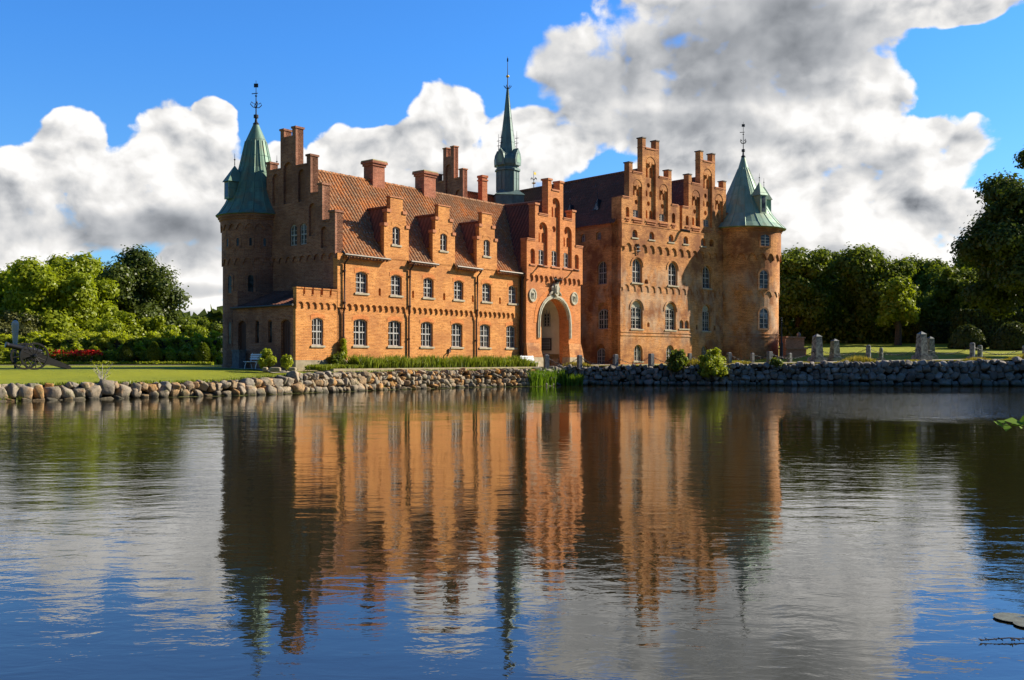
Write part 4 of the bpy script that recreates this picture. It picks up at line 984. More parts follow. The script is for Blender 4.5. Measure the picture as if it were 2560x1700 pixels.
# body and shaded flank
m.box(0.4, 17.5, 0.30, 1.0, 1.0, 12.86, 0); m.box(0.45, 17.5, 1.0, 22, 1.0, 12.86, 0)
S_ = lambda x, y, z: (y, x, z)
m.box(0.0, 0.45, 0.26, 0.95, 1.0, 15.0, 2)
m.box(0.0, 0.45, 0.26, 0.95, 1.0, 12.9, 2)
fl = [arch(1.56, 2.60, 8.05, 9.95, None, 10), arch(1.45, 2.60, 4.38, 6.55, None, 10), arch(1.77, 2.75, 1.5, 3.15, None, 10), arch(2.13, 2.68, 11.72, 12.38, .1), arch(3.9, 4.45, 11.7, 12.36, .1),
      arch(6.2, 7.2, 8.05, 9.95, None, 10), arch(6.2, 7.3, 4.38, 6.55, None, 10)]
m.panel(dedupe(scallop_bottom(.95, 20, 11.25, 10.75, .98) + [(20, 12.9), (.95, 12.9)]), [fl[3], fl[4]], 0.02, 0.35, 2, S_)
m.panel(dedupe(scallop_bottom(.95, 20, 7.95, 7.5, .83) + [(20, 11.4), (.95, 11.4)]), [fl[0], fl[5]], 0.08, 0.35, 2, S_)
m.panel(rectp(.95, 20, 1.0, 8.05), [fl[1], fl[2], fl[6]], 0.13, 0.38, 2, S_)
for zz in (4.13, 3.87): m.box(0.09, .15, .96, 20, zz - .05, zz + .05, 2)
m.box(-0.06, .4, .95, 20, 12.72, 12.84, 1); m.box(-0.14, .4, .95, 20, 12.84, 12.95, 1)
for c in (C1, C2):
    for w0, w1, zt in [(2.72, 3.6, 15.0), (1.08, 2.30, 17.15)]:
        for sg in (-1, 1):
            a, b = sorted((c + sg * w0, c + sg * w1)); m.box(a, b, -0.19, 0.46, zt - .03, zt + .06, 1); m.box(a, b, -0.15, 0.44, zt - .13, zt - .03, 1)
    m.box(c - .66, c + .66, -0.17, 0.46, 19.24, 19.36, 1)
    for w0, w1, zt in [(2.30, 2.72, 17.85), (.66, 1.08, 20.08)]:
        for sg in (-1, 1):
            a, b = sorted((c + sg * w0, c + sg * w1)); m.box(a - .04, b + .04, -0.16, 0.5, zt - .02, zt + .07, 3); m.box(a - .0, b + .0, -0.14, 0.46, zt - .78, zt - .70, 1)
m.build('wall', ['old_brick', 'brick_cap', 'old_brick', 'gutter_metal'], house, zb)
for a, b in t_: window(house, a, b, 8.15, 10.1, .60, 0.2, 4, 4, None, zb, .14)
for a, b in u_: window(house, a, b, 4.38, 6.15, .12, 0.24, 4, 5, None, zb, .06, pane='pane_glass')
for a, b in u_: m = MB(); m.panel(arch(a, b, 6.16, 6.69, None, 10), [], 0.2, 0.29, 0); m.build('window_tympanum', 'pale_stone', house, zb)
for a, b in ((1.66, 2.76), (5.81, 6.88), (10.7, 11.6)): window(house, a, b, 1.75, 3.1, .4, 0.24, 4, 3, None, zb, .05, pane='pale_pane')
for a, b, c, d in [(1.27, 1.93, 11.8, 12.45), (3.40, 4.05, 11.8, 12.45), (5.95, 6.6, 11.8, 12.45), (7.95, 8.6, 11.8, 12.47), (10.4, 11.05, 11.8, 12.5)]: window(house, a, b, c, d, .3, 0.16, 2, 3, None, zb, .22, pane='pale_pane')
for a, b, c, d in wn2: window(house, a, b, c, d, 0, 0.19, 4, 3, None, zb, 0, flat=True)
for a, b, c, d in [(7.61, 8.15, 4.53, 5.26), (8.33, 8.9, 4.53, 5.25)]: window(house, a, b, c, d, .25, 0.25, 2, 2, None, zb, .06)
for a, b, c, d in [(1.56, 2.60, 8.05, 9.95), (1.45, 2.60, 4.38, 6.0), (1.77, 2.75, 1.5, 2.8), (6.2, 7.2, 8.05, 9.9), (6.2, 7.3, 4.38, 6.0)]: window(house, a, b, c, d, .3, 0.32, 4, 4, S_, zb, 0)
for a, b, c, d in [(2.13, 2.68, 11.72, 12.38), (3.9, 4.45, 11.7, 12.36)]: window(house, a, b, c, d, .1, 0.28, 2, 2, S_, zb, 0, pane='pale_pane')
for i, (c, zR, L) in enumerate(((C1, 17.72, 17.5), (C2, 17.95, 17.5))):
    m = MB(); hw = 3.9; zE = 12.85; sl = math.hypot(hw, zR - zE)
    tileroof(m, (c - hw, .35, zE), (0, 1, 0), (hw / sl, 0, (zR - zE) / sl), L, sl, tw=.3, sub=4)
    tileroof(m, (c + hw, .35, zE), (0, 1, 0), (-hw / sl, 0, (zR - zE) / sl), L, sl, tw=.3, sub=2)
    m.tube([(c, .35, zR + .05), (c, L + .3, zR + .05)], .13, 8)
    m.face([(c - hw, L + .3, zE), (c + hw, L + .3, zE), (c, L + .3, zR)])
    m.build('roof', 'dark_tile', house, zb)
def roofpt(s, x):  # point on the left slope of the first roof
    return 12.85 + (17.72 - 12.85) * (x - (C1 - 3.9)) / 3.9
for s_, x in ((3.5, 1.0), (6.6, 0.9)):
    d = MB(); z = roofpt(s_, x); d.face([(x - .15, s_ - .35, z - .05), (x - .15, s_ + .35, z - .05), (x + .1, s_, z + .95)], 0)
    d.face([(x - .15, s_ - .35, z - .05), (x + .1, s_, z + .95), (x + .6, s_, z + .9)], 1); d.face([(x - .15, s_ + .35, z - .05), (x + .1, s_, z + .95), (x + .6, s_, z + .9)], 1)
    d.tube([(x + .1, s_, z + .95), (x + .1, s_, z + 1.7)], .02, 5, 1); d.lathe([(-.06, .01), (0, .07), (.06, .01)], (x + .1, s_, z + 1.4), 8, 0)
    d.build('roof_vent', ['pale_pane', 'iron'], house, zb)
d = MB(); d.tube([(7.65, .2, 12.95), (7.65, -.35, 12.9), (8.1, -.75, 12.8)], [.13, .12, .09], 8); d.build('spout', 'gutter_metal', house, zb)
d = MB(); d.tube([(1.98, -.14, 10.4), (1.98, -.2, 11.3)], .04, 6)
for k in (10.7, 11.0): d.tube([(1.75, -.2, k), (2.2, -.2, k + .05)], .035, 6)
d.tube([(1.8, -.2, 11.1), (1.98, -.25, 11.25), (2.15, -.2, 11.1)], .03, 6); d.build('wall_anchor', 'iron', house, zb)
d = MB(); d.tube([(0, 13.9, 0), (0, 13.9, 0.01)], .01, 4) if False else None
x, y = C1, 13.9
d.tube([(x, y, 17.6), (x, y, 19.45)], .04, 6, 0, .015); d.lathe([(-.1, .02), (0, .22), (.1, .02)], (x, y, 18.3), 10, 1)
for k in range(4):
    A = k * math.pi / 2; d.tube([(x, y, 18.55), (x + .25 * math.cos(A), y + .25 * math.sin(A), 18.8), (x + .4 * math.cos(A), y + .4 * math.sin(A), 18.65)], .025, 5)
d.box(x, x + .3, y - .01, y + .01, 19.1, 19.32, 1); d.build('weather_vane', ['iron', 'gold'], house, zb)
d = MB(); d.tube([(.6, 9.0, 14.2), (.6, 9.0, 16.6)], .05, 6, 0, .02); d.box(.45, .75, 8.9, 9.1, 15.1, 15.16); d.build('mast', 'bench_white', house, zb)

# ------------------------------------------------------------------ REAR WING with shaded stepped gable and chimney
OR_ = (-5.5, 88.0)
rear = thing('rear_wing', 'narrow rear wing showing a shaded stepped gable and red tiled ridge above the long roof', 'castle wing', (OR_[0], OR_[1], 1.0), AM)
m = MB(); half = [(2.75, 1.0), (2.75, 15.4), (2.0, 15.4), (2.0, 18.4), (1.5, 18.4), (1.5, 17.7), (.76, 17.7), (.76, 20.55), (.3, 20.55), (.3, 19.8)]
RX = lambda x, y, z: (y, x, z)
m.panel(mirror(half, 0), [arch(-.42, .42, 15.9, 19.1, None, 10), arch(-1.75, -.95, 15.0, 16.7, None, 8), arch(.95, 1.75, 15.0, 16.7, None, 8)], -0.15, .3, 0, RX)
m.panel(mirror(half, 0), [], 0.0, .35, 0, RX, back=True)
for sg in (-1, 1):
    a, b = sorted((sg * .76, sg * 1.5)); m.box(a, b, -.2, .38, 17.65, 17.78, 1, RX)
    for w0, w1, zt in ((1.5, 2.0, 18.4), (.3, .76, 20.55)):
        a, b = sorted((sg * w0, sg * w1)); m.box(a - .05, b + .05, -.2, .4, zt, zt + .1, 1, RX)
m.box(.3, 9, -2.75, 2.75, 1, 13.3, 0)
m.build('wall', ['stack_brick', 'brick_cap'], rear, 1.0)
m = MB(); sl = math.hypot(2.9, 3.5)
tileroof(m, (.35, -2.9, 13.35), (1, 0, 0), (0, 2.9 / sl, 3.5 / sl), 9, sl, sub=4); tileroof(m, (.35, 2.9, 13.35), (1, 0, 0), (0, -2.9 / sl, 3.5 / sl), 9, sl, sub=2)
m.tube([(.35, 0, 16.9), (9, 0, 16.9)], .12, 8); m.build('roof', 'orange_tile', rear, 1.0)
m = MB(); m.box(2.5, 3.1, -1.5, -.9, 14, 18.2); m.box(2.44, 3.16, -1.56, -.84, 17.8, 17.92); m.box(2.44, 3.16, -1.56, -.84, 18.1, 18.3); m.build('chimney', 'red_brick', rear, 1.0)

# ------------------------------------------------------------------ COPPER SPIRE
SP = (-0.40, 91.0); zb = 1.0
sp = thing('spire_turret', 'slim green copper octagonal turret with needle spire behind the long roof', 'spire', (SP[0], SP[1], zb), R(10))
m = MB(); m.box(-1.28, 1.28, -1.28, 1.28, 1.0, 15.9, 1); m.box(-1.28, 1.28, -1.28, 1.28, 15.9, 16.75, 0)
m.lathe([(16.75, 1.95), (17.3, 1.08)], seg=4, smooth=False, a0=math.pi / 4, a1=2 * math.pi + math.pi / 4)
for k in range(6):
    for sg in (-1, 1):
        m.box(-1.28 + k * .51 - .02, -1.28 + k * .51 + .02, sg * 1.28 - .03, sg * 1.28 + .03, 15.9, 16.75, 0)
m.build('base', ['copper_spire', 'old_brick'], sp, zb)
m = MB(); m.lathe([(17.1, 1.06), (19.0, 1.06), (19.05, 1.2), (19.2, 1.2), (19.3, 1.04), (19.4, 1.02), (19.65, 1.2), (20.05, 1.24), (20.35, 1.1), (20.6, .85)], seg=8, smooth=False, a0=math.pi / 8, a1=2 * math.pi + math.pi / 8)
for k in range(16):
    A = math.pi / 8 + math.pi * k / 8; rr = 1.07 if k % 2 == 0 else 1.0
    m.tube([(rr * math.cos(A), rr * math.sin(A), 17.2), (rr * math.cos(A), rr * math.sin(A), 19.0)], .025, 4)
m.build('lantern', 'copper_spire', sp, zb)
m = MB()
for k in range(4):
    A = math.pi / 2 * k + math.pi / 4; ca, sa = math.cos(A), math.sin(A)
    xf = lambda x, y, z, ca=ca, sa=sa: ((1.12 - y) * ca - x * sa, (1.12 - y) * sa + x * ca, z)
    g0 = [(-.42, 19.5), (.42, 19.5), (.46, 20.1), (.34, 20.55), (0, 21.05), (-.34, 20.55), (-.46, 20.1)]
    m.panel(g0, [], -.08, .9, 0, xf); m.panel([(x * .6, 20.1 + (z - 20.1) * .6) for x, z in g0], [], -.1, -.08, 1, xf)
    p = xf(0, 0.1, 21.05); m.tube([p, (p[0], p[1], 22.6)], .035, 5, 2, .012)
    for zz in (21.5, 21.95):
        m.tube([(p[0] - .16, p[1], zz), (p[0] + .16, p[1], zz + .05)], .025, 4, 2); m.tube([(p[0], p[1] - .16, zz), (p[0], p[1] + .16, zz + .05)], .025, 4, 2)
m.build('gablet', ['copper_spire', 'copper_green', 'iron'], sp, zb)
m = MB(); pr = [(20.0, .86), (20.9, .76), (21.6, .66), (24.0, .36), (26.6, .08)]
m.lathe(pr, seg=8, smooth=False, a0=math.pi / 8, a1=2 * math.pi + math.pi / 8)
for k in range(8): A = math.pi / 8 + math.pi * k / 4; m.tube([(r_ * math.cos(A), r_ * math.sin(A), z) for z, r_ in pr[1:]], .022, 4)
m.build('spire', 'copper_spire', sp, zb)
m = MB(); m.tube([(0, 0, 26.4), (0, 0, 29.55)], .055, 6, 0, .02); m.lathe([(-.14, .02), (-.08, .12), (0, .16), (.08, .12), (.14, .02)], (0, 0, 27.75), 12, 1)
for k in range(6): A = k * math.pi / 3; m.tube([(0, 0, 26.6), (.2 * math.cos(A), .2 * math.sin(A), 26.68), (.36 * math.cos(A), .36 * math.sin(A), 26.9)], .03, 4)
m.box(-.06, .06, -.02, .02, 29.1, 29.4); m.build('finial', ['iron', 'gold'], sp, zb)

# ------------------------------------------------------------------ leaves
def leafmesh(name, P, N, size, mats, mi=None, parent=None, aspect=1.5, extra=None, loc=(0, 0, 0)):
    """one diamond leaf clump per point, lying roughly across N"""
    P = np.asarray(P, float); n = len(P); N = np.asarray(N, float)
    N = N / np.maximum(np.linalg.norm(N, axis=1)[:, None], 1e-6)
    a = rng.normal(size=(n, 3)); a -= (a * N).sum(1)[:, None] * N; a /= np.maximum(np.linalg.norm(a, axis=1)[:, None], 1e-6)
    b = np.cross(N, a)
    s = np.asarray(size).reshape(-1, 1) * np.ones((n, 1)) * rng.uniform(.6, 1.3, (n, 1))
    L = a * s * .5 * aspect; W = b * s * .5
    V = np.empty((n, 4, 3)); V[:, 0] = P - L; V[:, 1] = P + W * 1.0 + N * s * .12; V[:, 2] = P + L; V[:, 3] = P - W * 1.0 + N * s * .12
    V = V.reshape(-1, 3) - np.array(loc)
    vs, fs, ms = [V], [np.arange(4 * n).reshape(n, 4)], [np.zeros(n, int) if mi is None else np.asarray(mi)]
    me = bpy.data.meshes.new(name)
    me.vertices.add(4 * n); me.vertices.foreach_set('co', V.ravel())
    me.loops.add(4 * n); me.loops.foreach_set('vertex_index', np.arange(4 * n))
    me.polygons.add(n); me.polygons.foreach_set('loop_start', np.arange(n) * 4); me.polygons.foreach_set('loop_total', np.full(n, 4))
    for m_ in (mats if isinstance(mats, (list, tuple)) else [mats]): me.materials.append(MATS[m_])
    me.polygons.foreach_set('material_index', ms[0]); me.update(calc_edges=True)
    o = bpy.data.objects.new(name, me); COL.objects.link(o)
    if parent is not None: o.parent = parent
    return o
def lobes(c, rad, n, lr, flat=.75):
    out = []
    for i in range(n):
        while True:
            d = rng.normal(size=3); d /= np.linalg.norm(d)
            if d[2] > -0.85: break
        k = rng.uniform(.35, 1.0)
        out.append((np.array(c) + d * np.array(rad) * k, lr * rng.uniform(.6, 1.25)))
    out.append((np.array(c), min(rad) * .7))
    return out
def crown_points(lb, n, flat=.8):
    w = np.array([r * r for _, r in lb]); w /= w.sum(); cnt = rng.multinomial(n, w); P, N = [], []
    for (c, r), k in zip(lb, cnt):
        d = rng.normal(size=(k, 3)); d /= np.linalg.norm(d, axis=1)[:, None]
        rad = r * (rng.uniform(.3, 1.0, (k, 1)) ** .5) * (1 + .22 * rng.normal(size=(k, 1)))
        q = d * rad * np.array([1, 1, flat]); P.append(q + c); N.append(d + rng.normal(size=(k, 3)) * .45 + np.array([0, 0, .45]))
    return np.concatenate(P), np.concatenate(N)
def tree(label, x, y, h, rad, mat, n=14000, leaf=.38, lob=16, lr=None, low=0.22, group=None, name='tree', trunk=.35, cat='tree'):
    zb = gz(x, y); t = thing(name, label, cat, (x, y, zb), 0, group)
    cz = h * (1 + low) / 2; rz = h * (1 - low) / 2
    lb = lobes((0, 0, cz), (rad * .8, rad * .8, rz * .8), lob, lr or rad * .36)
    P, N = crown_points(lb, n)
    leafmesh('crown', P, N, leaf, mat, parent=t)
    m = MB(); m.tube([(0, 0, -.2), (.05, 0, h * .2), (-.1, .1, h * .45), (0, 0, h * .75)], [trunk * 1.25, trunk, trunk * .7, trunk * .25], 8)
    for i in range(7):
        c, r = lb[i % len(lb)]; m.tube([(0, 0, h * (.22 + .05 * i)), tuple(np.array(c) * np.array([.5, .5, .8])), tuple(c)], [trunk * .4, trunk * .25, .05], 6)
    m.build('trunk', 'bark', t); return t
# left trees
def at(px, Y): return ((px - 1280) / 2489 * Y, Y)
x, y = at(150, 94); tree('broad bright green chestnut tree at the far left of the garden', x, y, 11.8, 6.3, 'leaf_bright', 60000, .24, 60, 1.35, .0)
x, y = at(20, 97); tree('bright green tree growing into the left edge of the view', x, y, 10.4, 5.0, 'leaf_bright', 26000, .25, 30, 1.4, .0)
x, y = at(325, 108); tree('dark round-topped tree behind the bright green chestnut', x, y, 13.4, 6.6, 'leaf_dark', 85000, .25, 90, 1.7, .0)
x, y = at(235, 112); tree('dark tree showing between the chestnut and the dark round tree', x, y, 12.6, 4.4, 'leaf_dark', 26000, .28, 30, 1.4, .0)
x, y = at(-20, 100); tree('dark tree half hidden at the left edge behind the chestnut', x, y, 11.5, 4.6, 'leaf_dark', 16000, .3, 24, 1.4, .0)
x, y = at(30, 88); tree('olive brown shrub behind the cannon', x, y, 5.1, 3.2, 'leaf_olive', 16000, .17, 26, .9, .0, trunk=.1, cat='shrub', name='shrub')
x, y = at(310, 92); tree('rounded mid green shrub below the dark tree', x, y, 5.1, 2.8, 'leaf_bright', 12000, .19, 24, .8, .0, trunk=.12, cat='shrub', name='shrub')
x, y = at(395, 94); tree('light green shrub right of the dark tree trunk', x, y, 5.2, 2.4, 'leaf_bright', 10000, .19, 20, .7, .0, trunk=.12, cat='shrub', name='shrub')
x, y = at(225, 86); tree('low spreading yellow green shrub above the clipped hedge', x, y, 3.4, 3.6, 'leaf_yellow', 12000, .17, 24, .7, .0, trunk=.1, cat='shrub', name='shrub')
x, y = at(450, 100); tree('wide bank of mixed green shrubs on the garden skyline', x, y, 4.9, 3.4, 'leaf_mid', 14000, .2, 26, .8, .0, trunk=.12, cat='shrub', name='shrub')
x, y = at(515, 102); tree('tall shrub next to the left tower on the skyline', x, y, 5.5, 2.6, 'leaf_mid', 12000, .2, 22, .7, .0, trunk=.12, cat='shrub', name='shrub')
x, y = at(570, 100); tree('shrub partly hidden behind the left tower', x, y, 5.0, 2.2, 'leaf_mid', 8000, .2, 14, .8, .0, trunk=.12, cat='shrub', name='shrub')
x, y = at(470, 88); tree('yellow green garden shrub right of the conical shrubs', x, y, 3.8, 2.8, 'leaf_bright', 9000, .17, 20, .6, .0, trunk=.1, cat='shrub', name='shrub')
x, y = at(545, 86); tree('pale silvery shrub beside the left tower foot', x, y, 3.4, 1.4, 'leaf_silver', 6000, .15, 14, .5, .0, trunk=.06, cat='shrub', name='shrub')
def hedge(name, label, x0, x1, y0, y1, z1, mat, n, leaf=.12, wob=.30, kindcat='hedge'):
    cx, cy = (x0 + x1) / 2, (y0 + y1) / 2; zb = gz(cx, cy); t = thing(name, label, kindcat, (cx, cy, zb))
    hx, hy, H = (x1 - x0) / 2, (y1 - y0) / 2, z1 - zb
    A = np.array([2 * hx * H, 2 * hx * H, 2 * hy * H, 2 * hy * H, 4 * hx * hy]); cnt = rng.multinomial(n, A / A.sum()); P, N = [], []
    for k, (c, nn) in enumerate(zip(cnt, [(0, -1, 0), (0, 1, 0), (-1, 0, 0), (1, 0, 0), (0, 0, 1)])):
        u, v = rng.uniform(-1, 1, c), rng.uniform(0, 1, c)
        if k < 2: p = np.stack([u * hx, np.full(c, nn[1] * hy), v * H], 1)
        elif k < 4: p = np.stack([np.full(c, nn[0] * hx), u * hy, v * H], 1)
        else: p = np.stack([u * hx, (v * 2 - 1) * hy, np.full(c, H)], 1)
        w = (np.sin(p[:, 0] * 2.3 + 1) * np.sin(p[:, 2] * 3.1 + p[:, 0]) + .7 * np.sin(p[:, 0] * 5.1 + p[:, 2] * 4)) * wob
        p += np.array(nn) * (w[:, None] + rng.normal(size=(c, 1)) * (.05 if wob < .1 else .13)); P.append(p); N.append(np.array(nn) + np.array([.3, 0, .3]) + rng.normal(size=(c, 3)) * .6)
    leafmesh('foliage', np.concatenate(P), np.concatenate(N), leaf, mat, parent=t)
    m = MB(); m.box(-hx + .12, hx - .12, -hy + .12, hy - .12, -.2, H - .12); m.build('twigs', 'dark_soil', t); return t
hedge('clipped_hedge', 'long clipped hedge running across the left garden behind the cannon', -52, -24.5, 82, 84, 3.62, 'hedge_leaf', 42000, .17)
hedge('clipped_hedge', 'lower front hedge below the long clipped hedge', -50, -24, 80, 80.8, 2.5, 'hedge_leaf', 22000, .16)
hedge('box_edging', 'knee high box edging along the gravel path', -50, -23.5, 78, 78.3, 1.62, 'hedge_leaf', 8000, .1, .02)
# flower bed
fx0, fx1 = at(122, 79)[0], at(250, 79)[0]
t = thing('rose_bed', 'bed of red and pink roses in front of the hedge right of the cannon', 'flower bed', ((fx0 + fx1) / 2, 79.1, 1.42))
n = 2600; P = np.stack([rng.uniform(fx0 - t.location.x, fx1 - t.location.x, n), rng.uniform(-.5, .5, n), rng.uniform(0, .9, n)], 1)
leafmesh('foliage', P, rng.normal(size=(n, 3)), .13, 'leaf_mid', parent=t)
n = 460; xx = np.concatenate([rng.normal(1.0, .55, n // 2), rng.uniform(-1.9, 2.0, n // 2)]); P = np.stack([xx, rng.uniform(-.5, .4, n), rng.uniform(.78, 1.2, n)], 1)
leafmesh('red_blooms', P, rng.normal(size=(n, 3)) + np.array([0, -1, .8]), .19, 'red_petal', parent=t, aspect=1.0)
n = 200; P = np.stack([rng.uniform(-1.9, 1.9, n), rng.uniform(-.6, .4, n), rng.uniform(.1, .7, n)], 1)
leafmesh('pink_blooms', P, rng.normal(size=(n, 3)) + np.array([0, -1, .8]), .1, 'pink_petal', parent=t, aspect=1.0)
for px, Y, hh, lab in ((317, 79.3, 1.75, 'dark conical clipped shrub in front of the hedge, left of three'), (385, 79.2, 1.8, 'conical shrub in a round bed, middle of three'), (508, 79.3, 1.75, 'conical shrub nearest the left tower')):
    x, y = at(px, Y); t = thing('topiary_shrub', lab, 'shrub', (x, y, gz(x, y)), 0, 'conical shrubs along the hedge')
    n = 2200; v = rng.uniform(0, 1, n) ** .7; a = rng.uniform(0, 6.28, n); r = (.12 + .55 * np.sin(np.clip(v, 0, 1) * 2.6 + .5)) * (1 - .3 * v)
    P = np.stack([r * np.cos(a), r * np.sin(a), .25 + v * (hh - .25)], 1); leafmesh('foliage', P, P * np.array([1, 1, 0]) + rng.normal(size=(n, 3)) * .4, .13, 'leaf_dark' if px == 317 else 'leaf_mid', parent=t)
    m = MB(); m.lathe([(0, .62), (.16, .66), (.16, .5), (.1, .0)], seg=16); m.tube([(0, 0, 0), (0, 0, hh * .8)], .08, 6); m.build('planter', 'yew_leaf' if False else 'dark_soil', t)
x, y = at(38, 61.0); t = thing('garden_obelisk', 'slender pale tapered garden post rising behind the cannon', 'post', (x, y, gz(x, y)))
m = MB(); m.lathe([(1.1, .09), (2.75, .21), (2.9, .12), (2.95, 0.0)], seg=10)
for k in range(14): m.lathe([(1.3 + k * .1, .115 + k * .0073), (1.33 + k * .1, .13 + k * .0073), (1.36 + k * .1, .12 + k * .0073)], seg=10)
m.build('shaft', 'trellis_white', t); m = MB(); m.tube([(0, 0, 0), (0, 0, 1.12)], .07, 8); m.build('stand', 'iron', t)

# right-hand trees
rt = [(1995, 96, 12.6, 4.2, 'leaf_mid', 'open crowned tree immediately right of the stout round tower', .15),
      (2075, 104, 13.4, 3.2, 'leaf_dark', 'narrow dark tree with a pointed top, second from the round tower', .1),
      (2180, 96, 12.8, 4.8, 'leaf_dark', 'large rounded dark tree in the middle of the right-hand row', .08),
      (2245, 90, 8.6, 1.9, 'leaf_bright', 'bright hanging branches of the large tree, added as a slim separate tree', .5),  # stands for a bright bough of the large tree, added as its own tree
      (2300, 106, 13.6, 4.4, 'leaf_mid', 'tree behind the tall dark obelisk with a flat bushy crown', .08),
      (2385, 96, 10.5, 2.8, 'leaf_mid', 'yellowish green tree left of the tall clipped hedge', .1),
      (2420, 112, 14.6, 4.6, 'leaf_mid', 'pale topped tree behind the big dark tree on the right', .08),
      (2040, 112, 10.0, 4.0, 'leaf_dark', 'low dark tree filling the gap near the round tower', .0),
      (2350, 118, 11.0, 5.0, 'leaf_dark', 'dark tree deep behind the clipped hedges', .0),
      (2130, 120, 10.5, 5.0, 'leaf_dark', 'dark tree deep behind the middle obelisks', .0)]
for px, Y, h, r, mt, lab, low in rt:
    Y *= 1.2; h *= 0.98; r *= 1.15; mt = 'leaf_mid' if mt == 'leaf_dark' and px < 2300 and px != 2075 else mt
    x, y = at(px, Y); tree(lab, x, y, h, r, mt, 40000 if r > 4 else 24000, .27, 60, r * .27, 0.0, 'trees beyond the right-hand lawn')
x, y = at(2600, 92); tree('huge dark tree leaning in from the right edge of the view', x, y, 20.5, 8.6, 'leaf_dark', 90000, .25, 80, 1.45, .05, trunk=.5)
x, y = at(2560, 112); tree('dark tree under the huge tree at the right edge', x, y, 12.5, 5.6, 'leaf_dark', 30000, .28, 30, 1.4, .0)
x, y = at(2790, 112); tree('dark tree outside the right side behind the huge tree', x, y, 14, 6.0, 'leaf_dark', 16000, .42, 18, 2.0, .0)
def yew(label, pxl, pxr, Y, yt, yb_, depth, rnd=None):
    x0, x1 = at(pxl, Y)[0], at(pxr, Y)[0]; z1 = 1.9 + (898 - yt) / 2489 * Y
    return hedge('yew_hedge', label, x0, x1, Y, Y + depth, z1, 'yew_leaf', int((x1 - x0) * (z1 - 2) * 220), .2, .08)
yew('lower dark clipped yew hedge block left of the tall hedge', 2302, 2406, 112, 807, 868, 3)
yew('tall clipped yew hedge wall at the right edge', 2408, 2680, 106, 774, 876, 3)
for px, Y, r, hh, lab in ((2418, 101, 1.7, 2.3, 'rounded clipped bush at the corner of the tall hedge'), (2535, 99, 2.1, 2.6, 'rounded clipped bush at the foot of the tall hedge near the right edge')):
    x, y = at(px, Y); t = thing('clipped_bush', lab, 'bush', (x, y, gz(x, y)), 0, 'rounded clipped bushes by the yew hedge'); n = 4200; d = rng.normal(size=(n, 3)); d[:, 2] = abs(d[:, 2]); d /= np.linalg.norm(d, axis=1)[:, None]
    leafmesh('foliage', d * np.array([r, r, hh]) * (1 + .03 * rng.normal(size=(n, 1))), d + rng.normal(size=(n, 3)) * .5, .18, 'yew_leaf', parent=t)
    m = MB(); m.lathe([(0, r * .9), (hh * .5, r * .8), (hh * .85, r * .4), (hh * .93, 0)], seg=16); m.build('twigs', 'dark_soil', t)
# far tree belt behind everything so that no bare horizon shows
n = 26000; xx = rng.uniform(-150, 190, n); k = rng.uniform(0, 1, n); yy2 = 150 + rng.uniform(-6, 6, n) + np.abs(xx) * .05
hh = 6.5 + 2.0 * np.sin(xx * .09) + 1.2 * np.sin(xx * .31 + 1) + np.where(xx > 25, 4.5, 0); P = np.stack([xx, yy2, 1.0 + k * hh], 1)
o = leafmesh('far_woodland', P, rng.normal(size=(n, 3)) + np.array([0, -.6, .5]), 1.6, 'leaf_dark'); tag(o, 'distant dark belt of woodland along the horizon', 'woodland', kind='stuff')

n = 30000; aa = rng.uniform(R(-5), R(225), n) + math.pi; rr_ = rng.uniform(42, 60, n); hh = (15 + 3 * np.sin(aa * 9) + 2 * np.sin(aa * 23)) * np.clip((aa - math.pi + .35) / .5, .3, 1)  # unseen trees added behind the viewer, blocking low sky to deepen shade
P = np.stack([np.cos(aa) * rr_ * 1.5, np.sin(aa) * rr_ * .55 - 14, .3 + rng.uniform(0, 1, n) ** .8 * hh], 1)
P = P[(P[:, 1] < -10)]
o = leafmesh('added_woodland', P, rng.normal(size=(len(P), 3)), 2.0, 'leaf_dark'); tag(o, 'unseen dark woodland added behind the viewer to block low sky', 'woodland', kind='stuff')

n = 40000; xx = rng.uniform(26, 60, n); k = rng.uniform(0, 1, n); P = np.stack([xx, 117 + rng.uniform(-3, 3, n), 3.0 + k ** .8 * (4 + 1.2 * np.sin(xx * .7) + np.sin(xx * 1.9))], 1)
o = leafmesh('undergrowth', P, rng.normal(size=(n, 3)) + np.array([0, -.4, .5]), .34, 'leaf_mid'); tag(o, 'dark undergrowth below the trees beyond the right lawn', 'undergrowth', kind='stuff')

